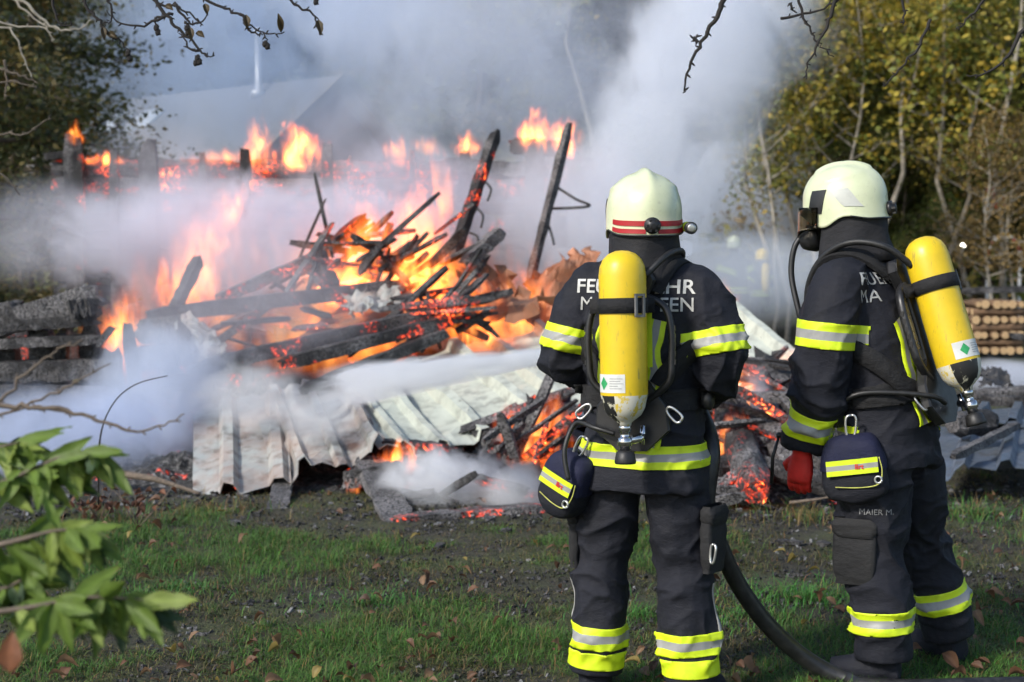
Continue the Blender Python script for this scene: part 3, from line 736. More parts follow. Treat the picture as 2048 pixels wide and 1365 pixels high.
# ------------------------------------------------------------------ fallen roof sheets
def roof_sheet(c, mat, label, pitch=.30, rib=.075, hgt=.055, seed=0, bend=.035, ragged=.05, group='fallen roof sheets'):
    """c: front-left, front-right, back-right, back-left (px, py, depth); ribs run front to back"""
    rnd = random.Random(seed); P = [W(*q) for q in c]; org = (P[0] + P[1]) / 2
    Wd = ((P[1] - P[0]).length + (P[2] - P[3]).length) / 2; n = max(1, int(round(Wd / pitch)))
    us = []
    for i in range(n):
        b = i / n; q = 1 / n
        for t, h in ((0, 0), (.25, .0), (.5, 0.0), (1 - 1.8 * rib / pitch, 0), (1 - 1.35 * rib / pitch, 1), (1 - .55 * rib / pitch, 1), (1 - .05, 0)): us.append((b + q * t, h))
    us.append((1, 0)); nv = 14
    nrm = (P[1] - P[0]).cross(P[3] - P[0]).normalized()
    if nrm.z < 0: nrm = -nrm
    v = []; f = []
    for j in range(nv + 1):
        t = j / nv
        for u, h in us:
            p = lerp(lerp(P[0], P[1], u), lerp(P[3], P[2], u), t)
            if j in (0, nv): p = p + (P[3] - P[0]).normalized() * ragged * fbm(u * 4, seed + j, 1.5, seed) * 2
            w = bend * (fbm(p.x, p.y, .9, seed + .5) + .5 * fbm(p.x, p.y, 2.4, seed + 2.5)) - bend * .8 * sstep(.25, 0, t) * math.sin(u * 9 + seed)
            v.append(tuple(p + nrm * (h * hgt + w) - org))
    m = len(us)
    for j in range(nv):
        for i in range(m - 1): a = j * m + i; f.append((a, a + 1, a + m + 1, a + m))
    me = bpy.data.meshes.new('roof_sheet'); me.from_pydata(v, [], f); me.materials.append(M[mat]); solidify(me, .004)
    o = mesh_obj('roof_sheet', me, None, org); return tag(o, label, 'roof sheet', group)
roof_sheet([(386, 1000, 9.12), (585, 975, 9.15), (570, 800, 10.6), (388, 810, 10.6)], 'sheet_zinc', 'scorched zinc sheet hanging down to the grass at the left end', seed=1)
roof_sheet([(560, 985, 9.15), (772, 890, 9.5), (690, 740, 10.9), (500, 790, 10.7)], 'sheet_zinc', 'buckled grey sheet with a wavy front edge above the grass', seed=2, bend=.07)
roof_sheet([(760, 900, 9.55), (905, 905, 9.6), (775, 750, 11), (655, 770, 10.95)], 'sheet', 'narrow pale sheet sloping down beside the buckled grey sheet', seed=3)
roof_sheet([(890, 905, 9.7), (1090, 828, 10), (925, 690, 11.6), (745, 755, 11.2)], 'sheet', 'broad pale green sheet in the middle under the water spray', seed=4, pitch=.36, hgt=.08)
roof_sheet([(1070, 840, 10.0), (1340, 800, 10.2), (1180, 635, 12.5), (905, 700, 11.9)], 'sheet', 'large pale sheet behind the firefighter with the striped helmet', seed=5, pitch=.42, hgt=.08)
roof_sheet([(1330, 805, 10.2), (1660, 760, 10.4), (1440, 592, 13.0), (1180, 640, 12.5)], 'sheet', 'large pale sheet between the two firefighters with raised ribs', seed=6, pitch=.42, hgt=.08)
roof_sheet([(1850, 955, 8.75), (2120, 925, 9.0), (2130, 838, 10.6), (1880, 850, 10.4)], 'sheet_blue', 'blue-grey ribbed sheet lying on the grass at the right', seed=7, bend=.04)
roof_sheet([(1890, 855, 10.1), (2120, 850, 10.1), (2120, 815, 11.2), (1920, 815, 11.2)], 'sheet_blue', 'second blue-grey sheet lying behind the charred log', seed=8, bend=.03)
# crumpled single sheets
def crumple(c, mat, label, amp=.12, seed=0, cut=None):
    P = [W(*q) for q in c]; org = P[0].copy(); nrm = (P[1] - P[0]).cross(P[3] - P[0]).normalized(); mb = MB()
    def fn(u, t):
        p = lerp(lerp(P[0], P[1], u), lerp(P[3], P[2], u), t)
        a = noise.noise(Vector((u * 1.8 + seed, t * 1.8, seed))) * 1.3 + .8 * abs(noise.noise(Vector((u * 3.2 + seed, t * 3.6, seed + 3)))) + .25 * abs(noise.noise(Vector((u * 8 + seed, t * 8, seed + 7))))
        p = p + nrm * amp * a * 1.3
        if u in (0, 1) or t in (0, 1): p = p + Vector((fbm(u * 5, t * 5, 2, seed), 0, fbm(u * 5, t * 5, 2, seed + 4))) * amp * .9
        return p - org
    mb.grid(fn, 22, 18, 0, False); me = mb.mesh('torn_sheet', M[mat]); solidify(me, .004)
    return tag(mesh_obj('torn_sheet', me, None, org), label, 'metal sheet')
crumple([(365, 735, 11.3), (452, 712, 11.2), (425, 655, 11.3), (368, 622, 11.4)], 'sheet_zinc', 'torn pale sheet standing upright beside the dense smoke', .06, 1)
crumple([(900, 640, 11.8), (1130, 640, 11.9), (1000, 528, 12.4), (890, 560, 12.3)], 'sheet_rust', 'crumpled orange-brown sheet right of the bright flames', .14, 2)
crumple([(1040, 640, 12.2), (1250, 640, 12.2), (1185, 512, 12.8), (1080, 560, 12.8)], 'sheet_rust', 'folded orange-brown sheet with a dark ridge behind the firefighter', .12, 5)
crumple([(560, 705, 11.7), (800, 640, 12.0), (830, 575, 12.2), (660, 630, 12.1)], 'sheet_rust', 'flat orange lit sheet under the long level beam', .03, 7)
crumple([(700, 640, 11.6), (790, 610, 11.7), (800, 580, 11.9), (690, 590, 11.9)], 'sheet_zinc', 'small bent grey sheet hanging below the level beam', .08, 9)
crumple([(960, 925, 9.5), (1150, 860, 9.7), (1150, 790, 10.1), (1000, 850, 10)], 'sheet_dark', 'sooty torn sheet curling over the flames beside the firefighter', .10, 11)
crumple([(1500, 790, 10.0), (1650, 790, 10.0), (1640, 735, 10.4), (1525, 725, 10.4)], 'sheet_dark', 'dark burnt sheet curling over the far side of the ember heap', .12, 13)
crumple([(1960, 775, 12.2), (2035, 778, 12.2), (2010, 752, 12.5), (1965, 735, 12.5)], 'sheet_dark', 'black torn sheet with a raised tip at the far right', .06, 15)
beam(W(1960, 800, 12.6), W(2100, 790, 12.6), .12, .03, 'char_ash', 'pale scorched plank lying behind the black torn sheet')
# curled metal strips and wire on the two leaning poles
def strip(pts, r_, label, name='metal_strip'):
    g = MB(); g.tube(spline([W(*p) for p in pts], 6), r_, 6)
    tag(g.build(name, M['sheet_dark']), label, 'metal strip', 'bent strips on the leaning poles')
strip([(972, 365, 12.8), (982, 380, 12.75), (975, 402, 12.7)], .012, 'upper curled strip hanging from the tall leaning post')
strip([(955, 418, 12.75), (966, 432, 12.7), (962, 456, 12.65)], .012, 'middle curled strip hanging from the tall leaning post')
strip([(940, 466, 12.7), (955, 474, 12.65), (955, 492, 12.6)], .012, 'lowest curled strip hanging from the tall leaning post')
strip([(1113, 374, 13.1), (1150, 398, 13.0), (1178, 413, 13.0), (1098, 418, 13.1)], .013, 'wire bent to a pointed loop on the grey leaning pole')
strip([(1092, 440, 13.0), (1102, 465, 12.95), (1108, 490, 12.9)], .012, 'short loose wire low on the grey leaning pole')
# fallen branch and withered weeds on the grass in front of the smoke
def weeds():
    g = MB(); q = spline([W(180, 942, 9.4), W(290, 955, 9.2), W(340, 968, 9.15), W(400, 988, 9.05)], 5); g.tube(q, [.03 - .02 * i / (len(q) - 1) for i in range(len(q))], 7)
    tag(g.build('fallen_branch', M['twig_brown']), 'brown fallen branch lying in front of the smoke', 'branch')
    rnd = random.Random(9)
    for cx, cyy, Y, n_, nm in ((200, 1010, 8.6, 26, 'left'), (275, 1030, 8.4, 20, 'right')):
        base = G(cx, cyy + 35); root = empty('withered_plant', (base.x, base.y, ground_z(base.x, base.y)), 0, 'withered weed with curled rust brown leaves %s' % ('beside the green shrub' if nm == 'left' else 'in front of the fallen branch'), 'plant', 'withered weeds')
        g = MB(); tips = []
        for i in range(7):
            d = Vector((rnd.gauss(0, .13), rnd.gauss(0, .08), rnd.uniform(.12, .3))); q = [Vector((0, 0, 0)), d * .5 + Vector((rnd.gauss(0, .02), 0, 0)), d]; g.tube(q, [.004, .003, .0015], 5); tips.append(d)
        g.build('stem', M['twig_brown'], root)
        for i in range(n_):
            o = mesh_obj('leaf', leaf_mesh('leaf', rnd.uniform(.035, .06), rnd.uniform(.012, .02), rnd.uniform(.5, 1.4), .8, M['leaf'], rnd.choice([(.13, .05, .025), (.17, .07, .035), (.09, .04, .025)]), i + 400, 4), root)
            o.location = rnd.choice(tips) * rnd.uniform(.5, 1.02); o.rotation_euler = (rnd.uniform(-2, 1), rnd.uniform(-1, 1), rnd.uniform(0, 6.28))
weeds()
def twig_stick(pts, r0, label, name='thin_twig', mat='twig'):
    q = spline([W(*p) for p in pts], 6); g = MB(); g.tube(q, [lerp(r0, r0 * .35, i / (len(q) - 1)) for i in range(len(q))], 6)
    return tag(g.build(name, M[mat]), label, 'twig')
twig_stick([(197, 1010, 8.0), (200, 880, 7.9), (225, 810, 7.8), (270, 770, 7.7), (335, 752, 7.6)], .006, 'thin arching twig rising in front of the grey smoke')
twig_stick([(1580, 1006, 8.4), (1640, 998, 8.3), (1690, 988, 8.3)], .012, 'thin brown stick lying on the grass below the red glove', mat='twig_brown')
# ------------------------------------------------------------------ firefighters
def cloth_mat(name, c0, c1, bump=.5):
    n = N(name); c = n.coord(); f = n.noise(c, 7, 5, .6); w = n.noise(c, 420, 2); 
    dust = n.math('MULTIPLY', n.map(n.noise(c, 3.2, 5, .7), .52, .75), .22)
    return n.bsdf(n.mix(dust, n.mix(n.map(f, .3, .75), c0, c1), (.045, .043, .04)), n.map(f, .3, .7, .62, .85), 0, n.bump(n.math('ADD', n.math('MULTIPLY', w, .25), n.noise(n.scale(c, (1, 1, 1.8)), 22, 5, .65)), bump, .014), Specular_IOR_Level=.3)
def tape_mat(name, colr, rough, metal=0.0, em=0.0):
    n = N(name); c = n.coord(); f = n.noise(c, 18, 5, .6); g = n.noise(c, 300, 2)
    return n.bsdf(n.mix(n.map(f, .5, .8), colr, [x * .72 for x in colr]), rough, metal, n.bump(n.math('ADD', f, n.math('MULTIPLY', g, .3)), .25, .004))
M['jacket'] = cloth_mat('navy black jacket cloth', (.0075, .0083, .013), (.016, .0172, .025))
M['trouser'] = cloth_mat('charcoal trouser cloth', (.013, .013, .014), (.026, .026, .027))
M['hood'] = cloth_mat('neck curtain cloth', (.011, .011, .013), (.024, .024, .027))
M['navy'] = cloth_mat('navy pouch cloth', (.008, .010, .030), (.016, .018, .050))
M['boot'] = plain('black boot rubber', (.015, .015, .015), .5, 0, .3)
M['skin'] = plain('skin', (.45, .27, .19), .55)
M['tape_y'] = tape_mat('fluorescent yellow tape', (.62, .78, .015), .55)
M['tape_s'] = tape_mat('silver reflective tape', (.30, .30, .285), .5, .0)
M['webbing'] = cloth_mat('black webbing', (.010, .010, .011), (.022, .022, .023), .8)
M['plastic'] = plain('black plastic', (.016, .016, .017), .42, 0, .3, 40)
M['rubber'] = plain('black rubber', (.014, .014, .014), .5, 0, .25, 60)
M['chrome'] = plain('chrome', (.62, .62, .62), .2, 1.0, .15, 40)
M['steel'] = plain('light steel', (.60, .60, .58), .3, .8, .1)
M['red'] = plain('red', (.58, .025, .02), .5, 0, .15)
M['red_tape'] = plain('red stripe', (.36, .008, .012), .5, 0, .1)
M['glove_y'] = plain('yellow glove piping', (.45, .46, .10), .7, 0, .3)
M['helm_tape'] = tape_mat('helmet reflective film', (.50, .51, .46), .4); M['dim_txt'] = plain('name tape lettering', (.20, .20, .20), .6); M['white_txt'] = plain('reflective lettering', (.42, .42, .40), .5, .1, .15, 60)
n_ = N('cream helmet shell'); c_ = n_.coord(); f_ = n_.noise(c_, 9, 5); g_ = n_.noise(c_, 55, 4, .7)
M['helmet'] = n_.bsdf(n_.mix(n_.math('MULTIPLY', n_.map(g_, .58, .75), .5), n_.mix(n_.map(f_, .35, .7), (.56, .60, .38), (.64, .67, .46)), (.35, .34, .25)), n_.map(f_, .3, .7, .26, .4), 0, Coat_Weight=.25)
n_ = N('yellow cylinder paint'); c_ = n_.coord(); f_ = n_.noise(c_, 14, 5, .65); g_ = n_.noise(n_.scale(c_, (1, 1, .25)), 50, 4, .7)
M['bottle'] = n_.bsdf(n_.mix(n_.map(g_, .58, .74), n_.mix(n_.map(f_, .35, .7), (.72, .50, .015), (.64, .45, .015)), (.30, .25, .05)), n_.map(f_, .3, .7, .3, .48), 0, n_.bump(f_, .06, .01))
def scuffed(name, base, scuff):
    n = N(name); c = n.coord(); g = n.noise(n.scale(c, (1, 1, .6)), 38, 4, .7)
    return n.bsdf(n.mix(n.map(g, .56, .62), base, scuff), .45)
M['bottle_w'] = scuffed('scuffed white paint', (.62, .60, .50), (.60, .45, .06)); M['bottle_k'] = scuffed('scuffed black paint', (.018, .018, .018), (.55, .53, .40))
n_ = N('clear visor'); gl = n_.n('BsdfGlass'); gl.inputs['Roughness'].default_value = .02; gl.inputs['IOR'].default_value = 1.15; gl.inputs['Color'].default_value = (.85, .80, .72, 1); n_.l(gl.outputs[0], n_.out.inputs[0]); M['visor'] = n_.mat

def ering(c, ax, ay, a, b, n=22, p=2.3):
    c, ax, ay = Vector(c), Vector(ax).normalized(), Vector(ay).normalized(); out = []
    for k in range(n):
        t = 2 * PI * k / n; x, y = math.cos(t), math.sin(t)
        out.append(c + ax * a * math.copysign(abs(x) ** (2 / p), x) + ay * b * math.copysign(abs(y) ** (2 / p), y))
    return out
def limb(mb, pts, rad, n=16, sq=1.0):
    """closed tapered limb through joints"""
    P = spline(pts, 5); k = len(pts) - 1; rr = []
    for i in range(len(P)):
        t = i / (len(P) - 1) * k; j = min(k - 1, int(t)); rr.append(lerp(rad[j], rad[j + 1], sstep(0, 1, t - j) if k > 1 else t - j))
    mb.tube(P, rr, n)
def remesh(mb, voxel, smooth=4):
    me = mb.mesh('tmp', M['jacket']); ob = bpy.data.objects.new('tmp', me); col.objects.link(ob)
    md = ob.modifiers.new('r', 'REMESH'); md.mode = 'VOXEL'; md.voxel_size = voxel
    dg = bpy.context.evaluated_depsgraph_get(); out = bpy.data.meshes.new_from_object(ob.evaluated_get(dg))
    bpy.data.objects.remove(ob); bpy.data.meshes.remove(me)
    bm = bmesh.new(); bm.from_mesh(out)
    for i in range(smooth): bmesh.ops.smooth_vert(bm, verts=bm.verts[:], factor=.5, use_axis_x=True, use_axis_y=True, use_axis_z=True)
    bm.normal_update(); return out, bm
def ridged(p, s): return 1 - abs(noise.noise(p * s)) * 2.2
def wrinkle(p, seed, J):
    """cloth folds: stronger at elbows, knees, cuffs and the waist"""
    q = p + Vector((seed, seed * .7, 0)); near = 0.0
    for jp, rr, amp in J: near = max(near, amp * math.exp(-((p - jp).length / rr) ** 2))
    warp = Vector((noise.noise(q * 5), noise.noise(q * 5 + Vector((9, 0, 0))), noise.noise(q * 5 + Vector((0, 9, 0))))) * .035
    a = (1 - abs(noise.noise(Vector((q.x * 4.5 + q.z * 3.4, q.y * 4 - q.z * 2.2, q.z * 4.6)) + warp * 20))) ** 6
    b = (1 - abs(noise.noise(Vector((q.x * 8 - q.z * 7.5, q.y * 8 + q.z * 4, q.z * 7)) + warp * 22))) ** 6
    c = noise.noise(q * 4.0)
    return (.011 + .022 * near) * (a - .3) + (.005 + .014 * near) * (b - .3) + .010 * c
def person_body(J, root, seed, jointlist, hem_z):
    """one continuous clothed figure; J holds rings and joints in local space (x right, y forward, z up)"""
    mb = MB()
    mb.rings([ering((x, y, z), (1, 0, 0), (0, 1, 0), a, b) for x, y, z, a, b in J['torso']])
    for s in ('L', 'R'):
        sg = -1 if s == 'L' else 1; a0 = Vector(J['arm' + s][0]); limb(mb, [a0 + Vector((-sg * .11, 0, .035))] + J['arm' + s], [.06] + J['arm_r']); limb(mb, J['leg' + s], J['leg_r' + s])
        # boot: shaft and foot
        an = Vector(J['leg' + s][-1]); d = Vector(J['toe' + s]).normalized()
        limb(mb, [(an.x, an.y, .20), (an.x, an.y, .05)], [.065, .06])
        limb(mb, [(an.x - d.x * .06, an.y - d.y * .06, .05), (an.x + d.x * .08, an.y + d.y * .08, .05), (an.x + d.x * .19, an.y + d.y * .19, .042)], [.05, .055, .042])
    h = Vector(J['head']); nk = Vector(J['neck'])
    limb(mb, [nk - Vector((0, .0, .06)), nk + (h - nk) * .5, h], [.085, .07, .075])
    mb.rings([ering(h + Vector((0, 0, z)), (1, 0, 0), (0, 1, 0), a, b, 18, 2) for z, a, b in ((-.115, .035, .045), (-.10, .055, .07), (-.05, .07, .09), (0, .078, .098), (.05, .075, .095), (.09, .05, .07), (.105, .02, .03))])
    # nose on the face
    hd = Matrix.Rotation(J['head_rz'], 3, 'Z'); limb(mb, [h + hd @ Vector((0, .085, .01)), h + hd @ Vector((0, .108, -.02))], [.012, .014], 8)
    out, bm = remesh(mb, .0075, 4)
    for v in bm.verts:
        if v.co.z > 1.55 + J.get('lift', 0): continue
        k = sstep(.13, .2, v.co.z)
        v.co += v.normal * wrinkle(v.co, seed, jointlist) * k
    bm.normal_update()
    arm_segs = [(Vector(J['arm' + s][i]), Vector(J['arm' + s][i + 1])) for s in 'LR' for i in range(len(J['arm' + s]) - 1)]
    def on_arm(p):
        for a, b in arm_segs:
            d = b - a; t = max(0, min(1, (p - a).dot(d) / d.length_squared))
            if (p - a - d * t).length < .105 and p.x ** 2 > .02: return True
        return False
    fwd = hd @ Vector((0, 1, 0))
    for f in bm.faces:
        c = f.calc_center_median(); f.smooth = True
        if c.z < .13: f.material_index = 2
        elif c.z < hem_z and not on_arm(c): f.material_index = 1
        elif c.z > h.z - .13 and (c - h).length < .13: f.material_index = 4 if ((c - h).normalized().dot(fwd) > .62 and c.z > h.z - .1) else 3
    bm.to_mesh(out); out.materials.clear()
    for k in ('jacket', 'trouser', 'boot', 'hood', 'skin'): out.materials.append(M[k])
    tb = MB(); tb.rings([ering((x, y, z), (1, 0, 0), (0, 1, 0), a + .008, b + .008) for x, y, z, a, b in J['torso']]); root_t = BVHTree.FromPolygons(tb.v, tb.f)
    J['tbvh'] = root_t
    bvh = BVHTree.FromBMesh(bm); o = mesh_obj('body', out, root)
    return o, bm, bvh
def slice_band(bm0, root, name, p0, axis, cuts, mats, keep, off=.005):
    """a tape wrapped round: the slice of the body surface between parallel cuts, lifted and thickened"""
    p0, axis = Vector(p0), Vector(axis).normalized(); bm = bm0.copy()
    bmesh.ops.delete(bm, geom=[f for f in bm.faces if not keep(f.calc_center_median()) or not (cuts[0] - .04 < (f.calc_center_median() - p0).dot(axis) < cuts[-1] + .04)], context='FACES')
    for d in cuts:
        bmesh.ops.bisect_plane(bm, geom=bm.verts[:] + bm.edges[:] + bm.faces[:], plane_co=p0 + axis * d, plane_no=axis)
    bmesh.ops.delete(bm, geom=[f for f in bm.faces if not (cuts[0] < (f.calc_center_median() - p0).dot(axis) < cuts[-1])], context='FACES')
    if not bm.faces: bm.free(); return None
    bm.normal_update(); nr = {v: v.normal.copy() for v in bm.verts}
    for f in bm.faces:
        d = (f.calc_center_median() - p0).dot(axis); f.smooth = True
        for i in range(len(cuts) - 1):
            if cuts[i] <= d < cuts[i + 1]: f.material_index = i
    for v in bm.verts: v.co += nr[v] * off
    be = [e for e in bm.edges if e.is_boundary]; r = bmesh.ops.extrude_edge_only(bm, edges=be)
    src = {}
    for e in be:
        for v in e.verts: src[v] = nr.get(v)
    for v in [g for g in r['geom'] if isinstance(g, bmesh.types.BMVert)]:
        best = min((w for e in v.link_edges for w in e.verts if w in src), key=lambda w: (w.co - v.co).length, default=None)
        if best is not None and src[best]: v.co -= src[best] * (off + .003)
    me = bpy.data.meshes.new(name); bm.to_mesh(me); bm.free()
    for m in mats: me.materials.append(M[m])
    return mesh_obj(name, me, root)
YSY = ('tape_y', 'tape_s', 'tape_y')
def ribbon(bvh, root, name, pts, width, mats, off=.007, th=.004, n=8, fr=None, nearest=True, splits=None):
    """strap laid on the body along pts; mats across its width"""
    P = spline(pts, n); C = []; Nn = []
    for p in P:
        loc, nr, i, d = bvh.find_nearest(p); C.append(loc + nr * off); Nn.append(nr)
    for _ in range(3):
        Nn = [(Nn[max(i - 1, 0)] + Nn[i] * 2 + Nn[min(i + 1, len(Nn) - 1)]).normalized() for i in range(len(Nn))]
        C = [C[i] if i in (0, len(C) - 1) else (C[i - 1] + C[i] * 2 + C[i + 1]) / 4 for i in range(len(C))]
    cuts = splits or [-.5, .5]; mb = MB(); rows = []
    for i, (c, nr) in enumerate(zip(C, Nn)):
        t = (C[min(i + 1, len(C) - 1)] - C[max(i - 1, 0)]).normalized(); s = t.cross(nr).normalized()
        rows.append([c + s * width * u for u in cuts] + [c + s * width * u - nr * (th + off * .6) for u in cuts])
    k = len(cuts); b = 0
    for r_ in rows: mb.v += [tuple(p) for p in r_]
    m2 = 2 * k
    for i in range(len(rows) - 1):
        a, c = i * m2, (i + 1) * m2
        for j in range(k - 1): mb.face((a + j, a + j + 1, c + j + 1, c + j), j % len(mats), True)
        mb.face((a + k, a, c, c + k), 0); mb.face((a + k - 1, a + 2 * k - 1, c + 2 * k - 1, c + k - 1), (k - 2) % len(mats))
    return mb.build(name, [M[m] for m in mats], root)
def text_on(bvh, root, name, txt, size, cx, cz, from_dir, mat, rot=None, origin=None, align='CENTER', bold=.009, off=.0035, sx=1.0):
    """lettering laid on the cloth; from_dir points from outside toward the body, text upright"""
    cu = bpy.data.curves.new('t', 'FONT'); cu.body = txt; cu.size = size; cu.align_x = align; cu.align_y = 'CENTER'; cu.offset = bold * size; cu.resolution_u = 3
    ob = bpy.data.objects.new('t', cu); col.objects.link(ob); dg = bpy.context.evaluated_depsgraph_get(); dg.update()
    me = bpy.data.meshes.new_from_object(ob.evaluated_get(dg)); bpy.data.objects.remove(ob)
    bm = bmesh.new(); bm.from_mesh(me); bmesh.ops.triangulate(bm, faces=bm.faces[:])
    for _ in range(3): bmesh.ops.subdivide_edges(bm, edges=[e for e in bm.edges if e.calc_length() > .016], cuts=1); bmesh.ops.triangulate(bm, faces=bm.faces[:])
    fd = Vector(from_dir).normalized(); rx = fd.cross(Vector((0, 0, 1))).normalized(); up = rx.cross(fd).normalized()
    O = Vector(origin) if origin is not None else Vector((0, 0, 0))
    for v in bm.verts:
        st = O + rx * (v.co.x * sx + cx) + up * (v.co.y + cz) - fd * .6; hit, nr, i, d = bvh.ray_cast(st, fd)
        v.co = (hit - fd * off) if hit is not None else st + fd * .6
    bm.to_mesh(me); bm.free(); me.materials.append(M[mat]); return mesh_obj(name, me, root)
def glove(root, wrist, d, nrm, side, curl, name='glove', mats=('red', 'plastic'), sc_=1.0):
    """palm, four unequal bent fingers and a thumb from the side of the palm"""
    d = Vector(d).normalized(); nrm = Vector(nrm); nrm = (nrm - d * nrm.dot(d)).normalized(); x = d.cross(nrm).normalized() * side; w = Vector(wrist); mb = MB()
    mb.rings([ering(w + d * t * sc_, x, nrm, a * sc_, b * sc_, 14, 2.4) for t, a, b in ((-.06, .045, .042), (-.02, .042, .038), (.0, .036, .03), (.03, .044, .026), (.07, .050, .024), (.10, .048, .021), (.112, .038, .014))])
    for k, (ox, L) in enumerate(((-.036, .072), (-.012, .082), (.012, .077), (.034, .06))):
        p = w + d * .098 * sc_ + x * ox * sc_; pts = [p - d * .02, p]; a = 0.0; dd = d
        for q in range(3):
            a += curl * (.5, .75, .6)[q]; dd = (d * math.cos(a) - nrm * math.sin(a)); p = p + dd * L * sc_ * (.42, .32, .26)[q]; pts.append(p)
        mb.tube(pts, [.012 * sc_, .0125 * sc_, .0118 * sc_, .011 * sc_, .008 * sc_], 9)
    p = w + d * .03 * sc_ - x * .038 * sc_; q1 = p + (d * .55 - x * .6 - nrm * .35).normalized() * .04 * sc_; q2 = q1 + (d * .8 - nrm * .7 * (curl + .3)).normalized() * .035 * sc_
    mb.tube([p - d * .01 + x * .015, p, q1, q2], [.015 * sc_, .0155 * sc_, .0135 * sc_, .009 * sc_], 9)
    out, bm = remesh(mb, .0036, 2)
    for f in bm.faces:
        f.smooth = True; f.material_index = 1 if f.normal.dot(nrm) > .55 and (f.calc_center_median() - w).dot(d) < .11 else (2 if (f.calc_center_median() - w).dot(d) < -.01 else 0)
    bm.to_mesh(out); bm.free(); out.materials.clear()
    for m in mats + ('webbing',): out.materials.append(M[m])
    return mesh_obj(name, out, root)

# helmet surface: phi from the front, clockwise seen from above; t from the top to the rim
def helmet_point(phi, t, off=0.0):
    a, b, c = .130 + off, .156 + off, .140 + off; cp, sp = math.cos(phi), math.sin(phi)
    cheek = math.exp(-((abs(math.atan2(sp, cp)) - 1.15) / .5) ** 2)
    depth = .030 + .062 * cheek + .040 * sstep(.1, -.7, cp)
    if t <= .72:
        th = t / .72 * PI / 2; x, y, z = a * math.sin(th) ** .86 * sp, b * math.sin(th) ** .86 * cp, c * math.cos(th) ** .92 if th < PI / 2 - 1e-6 else 0
    else:
        k = (t - .72) / .28; fl = 1 + .03 * k + .05 * max(0, k - .8) - .05 * cheek * k; x, y, z = a * sp * fl, b * cp * fl, -k * depth
    crest = .016 * math.exp(-(x / .022) ** 2) * sstep(.9, .62, t); z2 = z + crest * (.6 + .4 * (t < .3)); y2 = y * (1 + crest * .6)
    ridge = .008 * math.exp(-((t - .42 - .10 * cp) / .05) ** 2) * sstep(.85, .3, abs(cp)) ; k2 = 1 + ridge / .13
    return Vector((x * k2, y2 * k2, z2))
def patch(mb, p0, p1, t0, t1, off, m=0, nu=10, nv=4, th=.004, skew=0.0):
    def fn(u, v): return helmet_point(lerp(p0, p1, u) + skew * (v - .5), lerp(t0, t1, v), off)
    def fn2(u, v): return helmet_point(lerp(p0, p1, u) + skew * (v - .5), lerp(t0, t1, v), off - th)
    mb.grid(fn, nu, nv, m)
    for i in range(nu):
        for vv in (0, 1):
            b = len(mb.v); mb.v += [tuple(fn(i / nu, vv)), tuple(fn((i + 1) / nu, vv)), tuple(fn2((i + 1) / nu, vv)), tuple(fn2(i / nu, vv))]; mb.face((b, b + 1, b + 2, b + 3), m)
    for j in range(nv):
        for uu in (0, 1):
            b = len(mb.v); mb.v += [tuple(fn(uu, j / nv)), tuple(fn(uu, (j + 1) / nv)), tuple(fn2(uu, (j + 1) / nv)), tuple(fn2(uu, j / nv))]; mb.face((b, b + 1, b + 2, b + 3), m)
